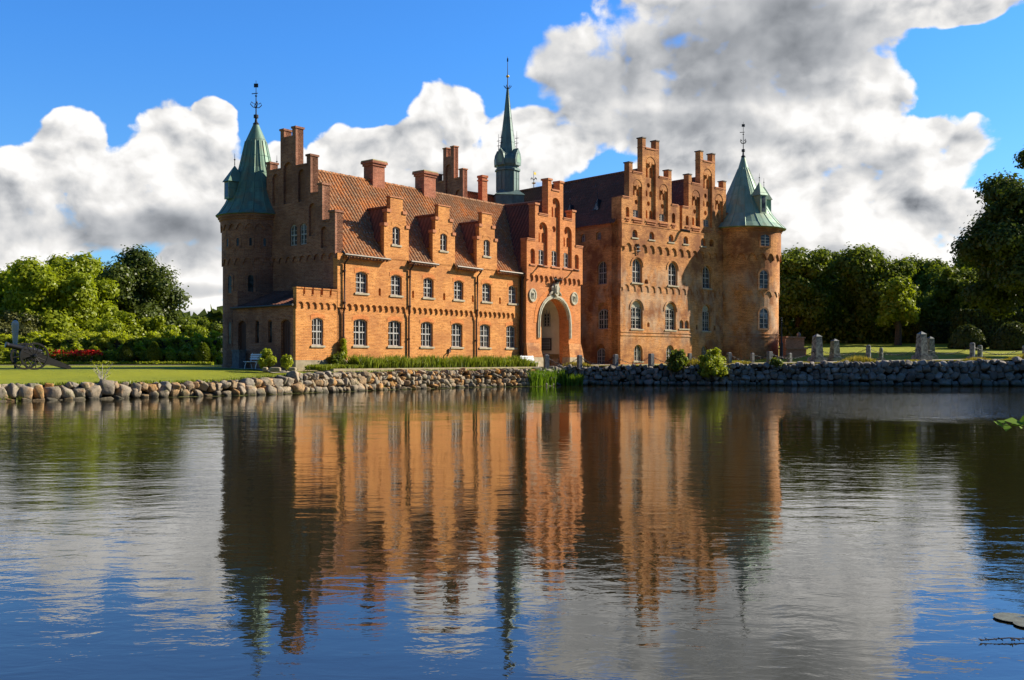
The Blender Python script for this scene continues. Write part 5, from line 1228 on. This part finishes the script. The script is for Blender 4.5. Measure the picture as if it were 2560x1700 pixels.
# ------------------------------------------------------------------ stone bank walls
ico = None
def icosphere(sub=2):
    import bmesh
    bm = bmesh.new(); bmesh.ops.create_icosphere(bm, subdivisions=sub, radius=1.0)
    v = np.array([p.co[:] for p in bm.verts]); f = np.array([[q.index for q in t.verts] for t in bm.faces]); bm.free(); return v, f
IV, IF = icosphere(3)
def boulders(name, label, pts, mat, rows_for, batter=.25):
    """pts: list (x,y,ztop). boulders are laid in courses against an earth backing"""
    V, F = [], []; off = 0
    P = np.array([(p[0], p[1]) for p in pts]); seg = np.hypot(*(P[1:] - P[:-1]).T); S = np.concatenate([[0], np.cumsum(seg)]); Zt = np.array([p[2] for p in pts])
    def pos(s):
        x = np.interp(s, S, P[:, 0]); y = np.interp(s, S, P[:, 1]); z = np.interp(s, S, Zt)
        i = min(len(seg) - 1, max(0, int(np.searchsorted(S, s) - 1))); d = (P[i + 1] - P[i]) / seg[i]
        return x, y, z, d
    def add(s, zc, w, h, dpt, out):
        nonlocal off
        x, y, z, d = pos(s); nrm = np.array([d[1], -d[0]])
        v = IV.copy(); K = 5
        pn = rng.normal(size=(K, 3)); q_, _r = np.linalg.qr(np.eye(3) + rng.normal(size=(3, 3)) * .22); pn = np.concatenate([pn, q_, -q_]); pn /= np.linalg.norm(pn, axis=1)[:, None]; pd = np.concatenate([rng.uniform(.66, .92, K), rng.uniform(.60, .80, 6)])
        dt = np.maximum(v @ pn.T, .05); rad = np.minimum(1.06, (pd / dt).min(1)); k = .35 + .65 * rad + .015 * rng.normal(size=len(v))
        v = v * (rad * .92 + k * .08)[:, None] * 1.34
        tl = rng.normal() * .22; c, sn = math.cos(tl), math.sin(tl)
        a = v[:, 0] * w / 2; b = v[:, 2] * h / 2; a, b = a * c - b * sn, a * sn + b * c
        q = np.stack([x + a * d[0] + (v[:, 1] * dpt / 2 + out) * nrm[0], y + a * d[1] + (v[:, 1] * dpt / 2 + out) * nrm[1], zc + b], 1)
        V.append(q); F.append(IF + off); off += len(q)
    L = S[-1]; nmax = 6
    s = 0
    course = {}
    for r in range(nmax):
        s = rng.uniform(0, .3)
        while s < L:
            x, y, zt, d = pos(s); rows = rows_for(s / L, x); H = zt - WZ + .12; 
            if r >= rows: s += .5; continue
            # uneven course heights: bigger stones low down
            wts = np.array([1.25 - .12 * k for k in range(rows)]); wts = wts / wts.sum() * H; z0 = WZ - .12 + wts[:r].sum(); h = wts[r]
            w = h * rng.uniform(.7, 1.5) if rows > 1 else h * rng.uniform(.55, 1.0); wob = rng.normal() * .07
            if s + w > L + .3: break
            add(s + w / 2, z0 + h / 2 + wob, w * 1.05, h * (rng.uniform(.85, 1.35) if rows > 1 else rng.uniform(.8, 1.08)), .75, .02 + batter * (1 - (z0 + h / 2 - WZ) / H) + rng.normal() * .04)
            if rng.uniform() < .8: add(s + w + rng.normal() * .04, z0 + h * rng.choice([.08, .92]), h * rng.uniform(.3, .5), h * rng.uniform(.25, .4), .45, .14 + batter * .5)
            if rows == 1:
                add(s + w * .4 + rng.normal() * .08, z0 + .1, h * rng.uniform(.5, .9), h * .28, .4, .36); add(s + w * rng.uniform(0, 1), z0 + h * .93, h * rng.uniform(.35, .6), h * .3, .4, .05)
            s += w
    V = np.concatenate(V); F = np.concatenate(F)
    me = bpy.data.meshes.new('stones'); me.from_pydata(V.tolist(), [], F.tolist()); me.materials.append(MATS[mat]); me.polygons.foreach_set('use_smooth', [True] * len(F)); me.update()
    mid = pts[len(pts) // 2]; t = thing(name, label, 'wall', (mid[0], mid[1], 0))
    o = bpy.data.objects.new('stones', me); COL.objects.link(o); o.parent = t; o.location = (-mid[0], -mid[1], 0)
    m = MB()
    for i in range(len(pts) - 1):
        a, b = pts[i], pts[i + 1]; d = (P[i + 1] - P[i]) / seg[i]; nr = np.array([-d[1], d[0]]) * .05
        q = [(a[0] + nr[0] - mid[0], a[1] + nr[1] - mid[1]), (b[0] + nr[0] - mid[0], b[1] + nr[1] - mid[1])]
        zz = (a[2] - .04, b[2] - .04)
        m.face([(q[0][0], q[0][1], -.4), (q[1][0], q[1][1], -.4), (q[1][0], q[1][1], zz[1]), (q[0][0], q[0][1], zz[0])])
        m.face([(q[0][0], q[0][1], zz[0]), (q[1][0], q[1][1], zz[1]), (q[1][0] - d[1] * .6, q[1][1] + d[0] * .6, zz[1]), (q[0][0] - d[1] * .6, q[0][1] + d[0] * .6, zz[0])])
    m.build('earth_backing', 'dark_soil', t)
    return t
def bp(xs_): return [(x, bY(x) + .1, bT(x)) for x in xs_]
boulders('boulder_wall', 'low sunlit wall of rounded tan and orange boulders along the left bank', bp([-40, -35, -30, -24, -21.3, -18, -14.2]), 'boulder_warm', lambda f, x: 1 if x < -17.5 else 2, .12)
boulders('rubble_wall', 'sunlit rubble stone wall of mixed boulders below the long brick wing', bp([-14.2, -12.7, -10.5, -7.4, -3.5, -1, 1.4]), 'boulder_warm', lambda f, x: 2 if x < -11.5 else 3 if x < -8 else 4, .3)
boulders('dark_stone_wall', 'dark shaded rubble retaining wall along the right bank', bp([1.4, 3.2, 7, 11.2, 18, 25, 33.3, 42, 60]), 'boulder_dark', lambda f, x: 4, .25)

# ------------------------------------------------------------------ grass blades, reeds, lily pads
def blades(name, label, cat, P, H, mat, lean=.35, w=.03, kind='stuff', parent=None):
    P = np.asarray(P, float); n = len(P); H = np.asarray(H) * rng.uniform(.6, 1.2, n); a = rng.uniform(0, 6.28, n)
    d = np.stack([np.cos(a), np.sin(a), np.zeros(n)], 1); sd_ = np.stack([-np.sin(a + .6), np.cos(a + .6), np.zeros(n)], 1) * (w / 2)
    ln = rng.uniform(.1, 1, n)[:, None] * lean * H[:, None]
    up_ = np.array([0, 0, 1.0]); V = np.empty((n, 5, 3)); V[:, 0] = P - sd_; V[:, 1] = P + sd_
    mid = P + up_ * (H * .62)[:, None] + d * ln * .35; V[:, 2] = mid + sd_; V[:, 4] = mid - sd_; V[:, 3] = P + up_ * H[:, None] * (1 - .12 * lean) + d * ln
    me = bpy.data.meshes.new(name); me.vertices.add(5 * n); me.vertices.foreach_set('co', V.ravel()); me.loops.add(5 * n); me.loops.foreach_set('vertex_index', np.arange(5 * n))
    me.polygons.add(n); me.polygons.foreach_set('loop_start', np.arange(n) * 5); me.polygons.foreach_set('loop_total', np.full(n, 5)); me.materials.append(MATS[mat]); me.update(calc_edges=True)
    o = bpy.data.objects.new(name, me); COL.objects.link(o)
    if parent is not None: o.parent = parent
    else: tag(o, label, cat, kind=kind)
    return o
n = 8000; tt = rng.uniform(.3, 20.3, n); ss = -rng.uniform(.4, 1.9, n) + .0; Pn = np.array([B2W(a, b) + (1.28,) for a, b in zip(tt, ss)])
hh = np.where(tt < 3.4, .34, .80 + .12 * np.sin(tt * 2.1)) * np.where(tt > 19, .8, 1)
blades('iris_bed', 'long bed of strappy green iris leaves along the brick wing', 'plants', Pn, hh, 'blade', .75, .05)
m = MB(); pth = [B2W(.8, -2.35), B2W(8, -2.3), B2W(20.5, -2.2)]
for i in range(2):
    a, b = pth[i], pth[i + 1]; d = ((b[0] - a[0]), (b[1] - a[1])); l = math.hypot(*d); d = (d[0] / l, d[1] / l); nn = (-d[1] * .28, d[0] * .28)
    P0 = [(a[0], a[1]), (b[0], b[1]), (b[0] + nn[0], b[1] + nn[1]), (a[0] + nn[0], a[1] + nn[1])]
    m.face([(x, y, 1.36) for x, y in P0]); m.face([(P0[0][0], P0[0][1], .9), (P0[1][0], P0[1][1], .9), (P0[1][0], P0[1][1], 1.36), (P0[0][0], P0[0][1], 1.36)])
    m.face([(P0[0][0], P0[0][1], .9), (P0[3][0], P0[3][1], .9), (P0[3][0], P0[3][1], 1.36), (P0[0][0], P0[0][1], 1.36)])
o = m.build('stone_kerb', 'plinth_stone'); o['kind'] = 'structure'
n = 1500; xx = rng.uniform(1.2, 4.7, n); yy3 = np.array([bY(x) for x in xx]) - .15 - rng.uniform(0, .8, n); blades('reed_clump', 'tall bright green reeds growing in the water where the two stone walls meet', 'reeds', np.stack([xx, yy3, np.full(n, .1)], 1), np.where(xx < 3.6, 1.15, .8), 'reed_blade', .4, .035)
n = 9000; xx = rng.uniform(3.5, 48, n); yy3 = np.array([bY(x) for x in xx]) + .35 + rng.uniform(0, 1.2, n) ** 1.3; zz3 = np.array([gz(a, b) for a, b in zip(xx, yy3)])
blades('verge_grass', 'dry yellow grass tufts on top of the dark retaining wall', 'grass', np.stack([xx, yy3, zz3], 1), .05 + .22 * np.clip(np.sin(xx * 1.7) + np.sin(xx * .61), 0, 2) , 'dry_grass', .5, .03)
n = 900; xx = rng.uniform(-30, 1.0, n); keep = (np.sin(xx * 2.3) + np.sin(xx * .83) > .7); xx = xx[keep]; yy3 = np.array([bY(x) for x in xx]) - .45 - rng.uniform(0, .3, len(xx))
blades('waterside_weeds', 'scattered weeds and grass rooted at the foot of the left bank wall', 'weeds', np.stack([xx, yy3, np.full(len(xx), .1)], 1), np.full(len(xx), .3), 'blade', .7, .03)
n = 5000; xx = rng.uniform(-36, 1.5, n); yy3 = np.array([bY(x) for x in xx]) + rng.uniform(.1, .8, n); zz3 = np.array([gz(a, b) for a, b in zip(xx, yy3)])
blades('bank_grass', 'short grass fringe along the top of the left bank wall', 'grass', np.stack([xx, yy3, zz3 - .03], 1), .14, 'blade', .6, .03)
m = MB()
for i in range(900):
    x = rng.uniform(-16, 46); dd = abs(rng.normal()) * (.9 if x < 2 else .28) + .35; y = bY(x) - dd; r = rng.uniform(.05, .17); a0 = rng.uniform(0, 6)
    if x < -13.5 and rng.uniform() < .6: continue
    m.face([(x + r * math.cos(a0 + 6.28 * k / 8) * 1.2, y + r * math.sin(a0 + 6.28 * k / 8), WZ + .012 + .004 * (i % 4)) for k in range(8)])
o = m.build('lily_pads', 'lily_green'); tag(o, 'thin band of small floating leaves along the foot of the bank walls', 'lily pads', kind='stuff')

# ------------------------------------------------------------------ shrubs by the buildings
def shrub(label, x, y, z, r, h, mat, n, leaf, lob=10, lr=.4, name='shrub'):
    t = thing(name, label, 'shrub', (x, y, z)); P, N = crown_points(lobes((0, 0, h * .45), (r * .75, r * .75, h * .45), lob, lr), n); P[:, 2] = np.abs(P[:, 2])
    leafmesh('foliage', P, N, leaf, mat, parent=t)
    m = MB()
    for k in range(6): A = k * 1.05; m.tube([(0, 0, -.1), (r * .35 * math.cos(A), r * .35 * math.sin(A), h * .5), (r * .6 * math.cos(A), r * .6 * math.sin(A), h * .85)], [.03, .02, .008], 5)
    m.build('stems', 'bark', t); return t
x, y = at(668, 55.6); shrub('larger yellow green bush in front of the annex door', x, y, 1.25, .62, 1.35, 'leaf_yellow', 2600, .10, 18, .24)
x, y = at(716, 56.0); shrub('smaller yellow green bush against the annex corner', x, y, 1.25, .45, .95, 'leaf_yellow', 1500, .10, 12, .2)
x, y = B2W(2.75, -.35); shrub('round dark green climbing bush at the foot of the first downpipe', x, y, 1.3, .55, 1.15, 'leaf_mid', 2200, .10, 12, .3)
n = 900; zz = rng.uniform(0, 1, n); P = np.stack([3.4 + rng.normal(size=n) * .12 * (1 - zz * .5), -.25 + rng.normal(size=n) * .06, 1.9 + zz * 1.2], 1)
pw = B2W(0, 0); t = thing('climber', 'thin climbing plant running up the first downpipe of the brick wing', 'climber', (pw[0], pw[1], 0), AB)
leafmesh('foliage', P, rng.normal(size=(n, 3)) + np.array([0, -.5, .3]), .1, 'leaf_yellow', parent=t); m = MB(); m.tube([(3.4, -.2, 1.2), (3.42, -.2, 3.1)], .02, 5); m.build('stems', 'bark', t)
x, y = at(1694, 66.2); shrub('dark leafy bush overhanging the retaining wall, left of two', x, y, .75, .95, 1.75, 'leaf_mid', 3200, .13, 14, .36)
x, y = at(1782, 65.9); shrub('tall bright sunlit bush overhanging the retaining wall, right of two', x, y, .55, 1.15, 2.3, 'leaf_yellow', 4200, .14, 18, .4)
x, y = at(1940, 66.0); shrub('small green bush on the retaining wall beside the round tower', x, y, 1.2, .5, 1.1, 'leaf_mid', 1400, .12, 10, .25)
# bare sapling
x, y = at(256, 44.2); t = thing('sapling', 'thin bare pinkish sapling on the lawn edge of the left bank', 'sapling', (x, y, gz(x, y)))
m = MB()
for k in range(16):
    A = rng.uniform(0, 6.28); l = rng.uniform(.45, 1.0); s_ = rng.uniform(.1, .5); p0 = (0, 0, 0); p1 = (s_ * .4 * math.cos(A), s_ * .3 * math.sin(A), l * .5); p2 = (s_ * math.cos(A), s_ * .6 * math.sin(A), l)
    m.tube([p0, p1, p2], [.013, .009, .004], 4)
    m.tube([p1, (p1[0] + .15 * math.cos(A + 1), p1[1], p1[2] + .22)], [.007, .003], 4)
m.build('stems', 'dry_grass' if False else 'trellis_white', t)
n = 110; P = np.stack([rng.normal(size=n) * .25, rng.normal(size=n) * .2, rng.uniform(.3, 1.0, n)], 1); leafmesh('leaves', P, rng.normal(size=(n, 3)), .05, 'leaf_yellow', parent=t)

# ------------------------------------------------------------------ stones edging the annex bed
for px, wd, lab in ((663, .28, 'small reddish edging stone, first in front of the annex bushes'), (688, .62, 'long pale edging stone in front of the annex bushes'), (732, .38, 'squarish pale edging stone at the annex corner')):
    x, y = at(px, 54.6); m = MB(); v = IV.copy(); v = np.sign(v) * np.abs(v) ** .5; q = v * np.array([wd / 2, .16, .13])
    me = bpy.data.meshes.new('edging_stone'); me.from_pydata(q.tolist(), [], IF.tolist()); me.materials.append(MATS['plinth_stone']); o = bpy.data.objects.new('edging_stone', me); COL.objects.link(o); o.location = (x, y, 1.25 + .08)
    tag(o, lab, 'stone', 'edging stones in front of the annex')

# ------------------------------------------------------------------ stone pedestal, benches
def ped():
    x, y = B2W(-.45, 4.75); t = thing('stone_pedestal', 'grey square stone pedestal beside the annex door', 'pedestal', (x, y, 1.33), AB)
    m = MB(); m.box(-.22, .22, -.35, .35, 0, 1.05); m.box(-.26, .26, -.39, .39, 1.05, 1.14); m.box(-.27, .27, -.4, .4, 0, .14); m.build('block', 'granite', t)
ped()
def bench(label, x, y, z, rz, L=1.6, scroll=False):
    t = thing('garden_bench', label, 'bench', (x, y, z), rz, 'white garden benches')
    m = MB()
    for k in range(4): m.box(-L / 2, L / 2, -.42 + k * .11, -.42 + k * .11 + .085, .42, .45)
    m.build('seat', 'bench_white', t)
    m = MB()
    for k in range(3): zz = .55 + k * .12; m.box(-L / 2, L / 2, .05 + k * .03, .075 + k * .03, zz, zz + .09)
    m.build('backrest', 'bench_white', t)
    for sg in (-1, 1):
        m = MB(); xx = sg * (L / 2 - .12)
        m.tube([(xx, -.42, 0), (xx, -.38, .2), (xx, -.30, .4)], .022, 6); m.tube([(xx, .12, 0), (xx, .04, .25), (xx, .02, .42), (xx, .14, .92)], .022, 6); m.tube([(xx, -.42, .4), (xx, .04, .41)], .02, 6)
        m.build('leg', 'bench_white' if not scroll else 'iron', t)
    return t
x, y = B2W(-1.0, 2.35); bench('white slatted bench in the shade by the annex wall, partly behind the bush', x, y, 1.33, AB - math.pi / 2, 1.25)
x, y = B2W(19.9, -1.35); bench('white slatted bench in the sun between the iris bed and the gatehouse', x, y, 1.26, AB, 1.55)

# ------------------------------------------------------------------ cannon
def cannon():
    x, y = at(74, 52.0); z = gz(x, y); ax = math.atan2(-.74, .67)          # axle direction
    t = thing('cannon', 'old black field cannon on two spoked wheels on the lawn at the left', 'cannon', (x, y, z), ax)
    # local: X = axle (towards viewer right), Y = forward/back ; barrel points along -Y? choose muzzle = (-.74,-.67) world
    mz = Vector((-.74, -.67, 0)); c_, s_ = math.cos(-ax), math.sin(-ax); lx, ly = mz.x * c_ - mz.y * s_, mz.x * s_ + mz.y * c_
    sgn = -1 if ly < 0 else 1
    RW = .71
    for k, sx in enumerate((-.82, .82)):
        xf = lambda a, b, c, sx=sx: (sx + c, a, b)
        w = MB()
        for j in range(24):
            A, Bq = 2 * math.pi * j / 24, 2 * math.pi * (j + 1) / 24
            pts = [(r_ * math.cos(q), r_ * math.sin(q)) for r_, q in ((RW, A), (RW, Bq), (RW - .09, Bq), (RW - .09, A))]
            for h_ in (-.045, .045): w.face([(sx + h_, p[0], p[1] + RW) for p in pts])
            w.face([(sx - .045, pts[0][0], pts[0][1] + RW), (sx + .045, pts[0][0], pts[0][1] + RW), (sx + .045, pts[1][0], pts[1][1] + RW), (sx - .045, pts[1][0], pts[1][1] + RW)])
            w.face([(sx - .045, pts[3][0], pts[3][1] + RW), (sx + .045, pts[3][0], pts[3][1] + RW), (sx + .045, pts[2][0], pts[2][1] + RW), (sx - .045, pts[2][0], pts[2][1] + RW)])
        wo = w.build('wheel', 'cannon_wood', t)
        s2 = MB()
        for j in range(12):
            A = 2 * math.pi * j / 12 + .1; s2.tube([(sx, .08 * math.cos(A), RW + .08 * math.sin(A)), (sx, (RW - .08) * math.cos(A), RW + (RW - .08) * math.sin(A))], .026, 5)
        s2.build('spokes', 'cannon_wood', wo)
        h = MB(); h.tube([(sx - .17, 0, RW), (sx - .1, 0, RW), (sx + .1, 0, RW), (sx + .17, 0, RW)], [.07, .11, .11, .07], 10); h.build('hub', 'cannon_metal', wo)
    m = MB(); m.tube([(-.9, 0, RW), (.9, 0, RW)], .06, 8); m.build('axle', 'cannon_metal', t)
    m = MB(); f = sgn; e = R(14); d = Vector((0, f * math.cos(e), math.sin(e))); P0 = Vector((0, 0, RW + .30))
    pr = [(-.75, .02), (-.70, .07), (-.63, .06), (-.58, .17), (-.5, .19), (-.2, .18), (-.15, .195), (.2, .165), (.7, .135), (1.05, .12), (1.12, .155), (1.2, .155)]
    m.tube([P0 + d * a for a, r_ in pr], [r_ for a, r_ in pr], 14); m.tube([P0 + d * .05 + Vector((-.28, 0, 0)), P0 + d * .05 + Vector((.28, 0, 0))], .055, 8); m.build('barrel', 'cannon_metal', t)
    for sx in (-.22, .22):
        m = MB(); prof = [(f * .45, RW + .32), (f * .45, RW - .12), (f * .0, RW - .18), (-f * 1.9, .02), (-f * 2.05, .1), (-f * 1.9, .22), (-f * .5, RW + .12), (-f * .2, RW + .34)]
        m.panel(prof, [], sx - .05, sx + .05, 0, lambda a, b, c: (b, a, c), back=True); m.build('trail', 'cannon_wood', t)
    m = MB(); m.box(-.2, .2, *sorted((-f * 2.0, -f * 1.6)), .06, .2); m.box(-.18, .18, *sorted((-f * 1.0, -f * .2)), .38, .62); m.build('trail_plate', 'cannon_wood', t)
cannon()

# ------------------------------------------------------------------ stone posts, obelisks, chains
def square_post(name, label, cat, px, Y, H, w, top='flat', base=False, group=None, mat='granite', seg=4):
    x, y = at(px, Y); z = gz(x, y); t = thing(name, label, cat, (x, y, z), R(rng.uniform(15, 35)), group)
    m = MB(); a0 = math.pi / 4; k = math.sqrt(2) if seg == 4 else 1.0
    z0 = 0
    if base:
        m2 = MB(); m2.box(-w * .78, w * .78, -w * .78, w * .78, -.15, H * .17); m2.box(-w * .7, w * .7, -w * .7, w * .7, H * .17, H * .19); m2.build('plinth', mat, t); z0 = H * .19
    tp = w / 2 * k
    cap = [(H * .90, tp * .80), (H, 0.0)] if top == 'point' else [(H * .95, tp * .85), (H, tp * .45), (H + .001, 0)] if top == 'round' else [(H - .04, tp * .93), (H, tp * .8), (H + .001, 0)]
    sc_ = .74 if top == 'point' else 1.0
    m.lathe([(z0 - (0 if base else .2), tp), (z0 + (cap[0][0] - z0) * .5, tp * (1 + sc_) / 2), (cap[0][0] - .02, tp * (sc_ if top == 'point' else .97))] + [(c[0], c[1] * (1.03 if top == 'point' else 1)) for c in cap], seg=seg, smooth=False, a0=a0, a1=a0 + 2 * math.pi)
    m.build('shaft', mat, t); return t, Vector((x, y, z + H * .85))
posts = [(1366, 66.0, .88, .30, 'granite post at the left end of the chain, in front of the gateway arch'), (1449, 66.6, .76, .27, 'granite post right of the gateway arch holding two chains'),
         (1539, 67.0, .78, .28, 'granite post before the shaded flank of the manor'), (1628, 67.0, .80, .30, 'dark granite post before the sunlit manor facade'),
         (1724, 67.2, .80, .22, 'granite post between the two overhanging bushes'), (1823, 67.2, .82, .26, 'pale topped granite post in front of the round tower, left'),
         (1924, 67.2, .84, .30, 'dark granite post in front of the right side of the round tower')]
tops = []
for px, Y, H, w, lab in posts:
    t, p = square_post('chain_post', lab, 'post', px, Y, H, w, 'round' if px in (1366, 1449, 1539, 1823) else 'flat', group='granite chain posts on the retaining wall'); tops.append(p)
back = [(1881, 73.5, .78, .22, 'smaller pale post behind the chain near the round tower'), (1974, 74.5, .72, .26, 'short dark post before the brick parapet')]
btops = []
for px, Y, H, w, lab in back:
    t, p = square_post('chain_post', lab, 'post', px, Y, H, w, 'round', group='granite chain posts on the retaining wall'); btops.append(p)
ob = [(2043, 69.5, 2.02, .62, 'tall dark stone obelisk, left one of the large pair nearest the tower', 'point'), (2087, 78, 1.78, .62, 'whitish weathered stone obelisk just right of the dark one near the tower', 'point'),
      (2304, 69.5, 2.06, .62, 'tall dark stone obelisk standing in the middle of the right-hand bank', 'point'), (2326, 77, 1.82, .52, 'slimmer obelisk directly behind the middle dark obelisk', 'point'),
      (2171, 70.0, 1.18, .34, 'waist high dark stone bollard between the obelisk pairs', 'round'), (2203, 79, 1.02, .30, 'smaller pale bollard right of the dark waist high bollard', 'round'),
      (2431, 70.0, 1.22, .36, 'waist high grey bollard right of the obelisks, front one', 'round'), (2450, 78, 1.12, .38, 'waist high reddish bollard right of the obelisks, rear one', 'round'),
      (2562, 70.5, 1.0, .34, 'bollard cut off by the right edge of the view', 'round')]
otops = {}
for px, Y, H, w, lab, tp in ob:
    t, p = square_post('stone_obelisk' if tp == 'point' else 'stone_bollard', lab, 'obelisk' if tp == 'point' else 'bollard', px, Y, H, w, tp, base=True, group='stone obelisks and bollards beside the drive', mat='obelisk_stone', seg=8 if tp != 'point' else 4)
    otops[px] = Vector((p.x, p.y, gz(p.x, p.y) + min(H * .8, .95)))
def chain(a, b, sag, label):
    a, b = Vector(a), Vector(b); L = (b - a).length; n = max(6, int(L / .15)); m = MB(); pts = []
    for i in range(n + 1):
        f = i / n; p = a.lerp(b, f); p.z -= sag * 4 * f * (1 - f); pts.append(p)
    mid = pts[n // 2].copy(); o0 = Vector((mid.x, mid.y, mid.z))
    for i in range(n):
        p, q = pts[i] - o0, pts[i + 1] - o0; d = (q - p).normalized(); s_ = d.cross(Vector((0, 0, 1))).normalized(); u = s_.cross(d)
        w = (s_ if i % 2 else u) * .04; e = d * .02
        m.tube([p - e, p + d * .04 + w, q - d * .04 + w, q + e, q - d * .04 - w, p + d * .04 - w, p - e], .014, 4, cap=False)
    o = m.build('hanging_chain', 'iron'); o.location = o0; tag(o, label, 'chain', 'iron chains slung between the posts')
names = ['iron chain across the gateway opening between the first two posts', 'iron chain left of the manor corner', 'iron chain in front of the first lit manor window', 'iron chain running into the left overhanging bush', 'iron chain between the two overhanging bushes', 'iron chain in front of the shaded side of the round tower']
for i in range(len(tops) - 1): chain(tops[i], tops[i + 1], .52, names[i])
chain(tops[-1], otops[2043], .5, 'iron chain from the last granite post to the tall dark obelisk'); chain(otops[2043], otops[2171], .45, 'iron chain between the dark obelisk and the waist high bollard')
chain(otops[2171], otops[2304], .5, 'iron chain between the waist high bollard and the middle obelisk'); chain(otops[2304], otops[2431], .5, 'iron chain right of the middle obelisk')
chain(otops[2203], otops[2326], .5, 'iron chain behind the drive left of the middle obelisk'); chain(otops[2431], otops[2562], .5, 'iron chain running to the right edge of the view'); chain(btops[0], btops[1], .3, 'thin chain between the rear posts before the tower')

# ------------------------------------------------------------------ brick parapet & iron pole by the right tower
x0, y0 = at(1964, 87.5); x1, y1 = at(2016, 91)
t = thing('brick_parapet', 'low red brick bridge parapet with small arches right of the round tower', 'parapet', (x0, y0, 1.05), math.atan2(y1 - y0, x1 - x0))
m = MB(); L = math.hypot(x1 - x0, y1 - y0)
m.panel(rectp(0, L, 0, 1.75), [arch(.45 + k * .62, .85 + k * .62, .35, .95, None, 6) for k in range(3)], 0, .25); m.box(0, L, .25, .6, -.2, 1.75)
m.box(-.02, L + .1, -.12, .7, 1.75, 1.87, 1); m.box(0, L - .35, .05, .55, 1.87, 2.75); m.box(-.02, L - .25, -.05, .65, 2.75, 2.88, 1); m.build('wall', ['red_brick', 'brick_cap'], t)
x, y = at(1997, 90.5); z = gz(x, y)
t = thing('stone_figure', 'small weathered stone post on top of the brick parapet', 'post', (x, y, 3.25)); m = MB(); m.lathe([(-.4, .2), (0, .2), (.1, .15), (.7, .13), (.78, .18), (1.0, .17), (1.12, .0)], seg=10); m.build('shaft', 'obelisk_stone', t)
x, y = at(1953.5, 86); z = gz(x, y); t = thing('iron_pole', 'thin dark iron pole with a stay wire beside the round tower', 'pole', (x, y, z))
m = MB(); m.lathe([(0, .16), (1.4, .13), (1.45, .19), (1.5, .1), (3.3, .055)], seg=10); m.lathe([(3.3, .07), (3.4, .1), (3.5, .05), (3.62, .12), (3.7, .02)], seg=10); m.build('post', 'iron', t)
m = MB(); m.tube([(0, 0, 3.35), (1.05, 0, 1.9)], .011, 4); m.build('stay_wire', 'iron', t)

# ------------------------------------------------------------------ foreground at the right edge
def fg():
    Y = 4.6; x, z = (2600 - 1280) / 2489 * Y, 1.9 - (1045 - 898) / 2489 * Y
    t = thing('leafy_twig', 'green leafy twig reaching over the water from the right edge', 'twig', (x, Y, z)); m = MB()
    m.tube([(.15, 0, -.02), (0, 0, 0), (-.08, 0, -.03), (-.19, 0, -.035)], [.006, .005, .003, .001], 5); m.build('stem', 'bark', t)
    P = [(-.19, 0, -.03), (-.15, .01, -.045), (-.12, 0, -.02), (-.09, .01, -.04), (-.06, 0, -.01), (-.03, 0, -.035), (-.02, .01, .0), (.02, 0, -.02), (-.17, .01, -.02), (-.10, 0, -.03), (0.05, 0, 0)]
    leafmesh('leaves', P, [(rng.normal() * .3, -.5, .9) for _ in P], .05, 'reed_blade', parent=t, aspect=1.6)
    for px, py, r, lab in ((2535, 1548, .13, 'pale floating lily leaf near the lower right edge'), (2575, 1565, .10, 'second lily leaf cut by the lower right edge')):
        Yp = 1.75 * 2489 / (py - 898); xp = (px - 1280) / 2489 * Yp
        m = MB(); m.lathe([(0, r), (.002, r * .8), (.003, 0)], seg=22, a0=.3, a1=6.1); o = m.build('lily_leaf', 'old_leaf'); o.location = (xp, Yp, WZ + .012); tag(o, lab, 'lily leaf')
    py, Yp = 1605, 1.75 * 2489 / (1605 - 898); xp = (2560 - 1280) / 2489 * Yp
    t = thing('floating_twig', 'thin dark twig with buds floating near the lower right corner', 'twig', (xp, Yp, WZ + .01)); m = MB(); m.tube([(.1, 0, 0), (-.08, .02, .01), (-.27, 0, 0)], .004, 5)
    for k in range(12): q = -.26 + k * .03 + rng.normal() * .008; m.tube([(q, 0, 0), (q - rng.uniform(.0, .03), rng.uniform(-.03, .03), .012)], [rng.uniform(.003, .007), .002], 4)
    m.build('stem', 'bark', t)
fg()
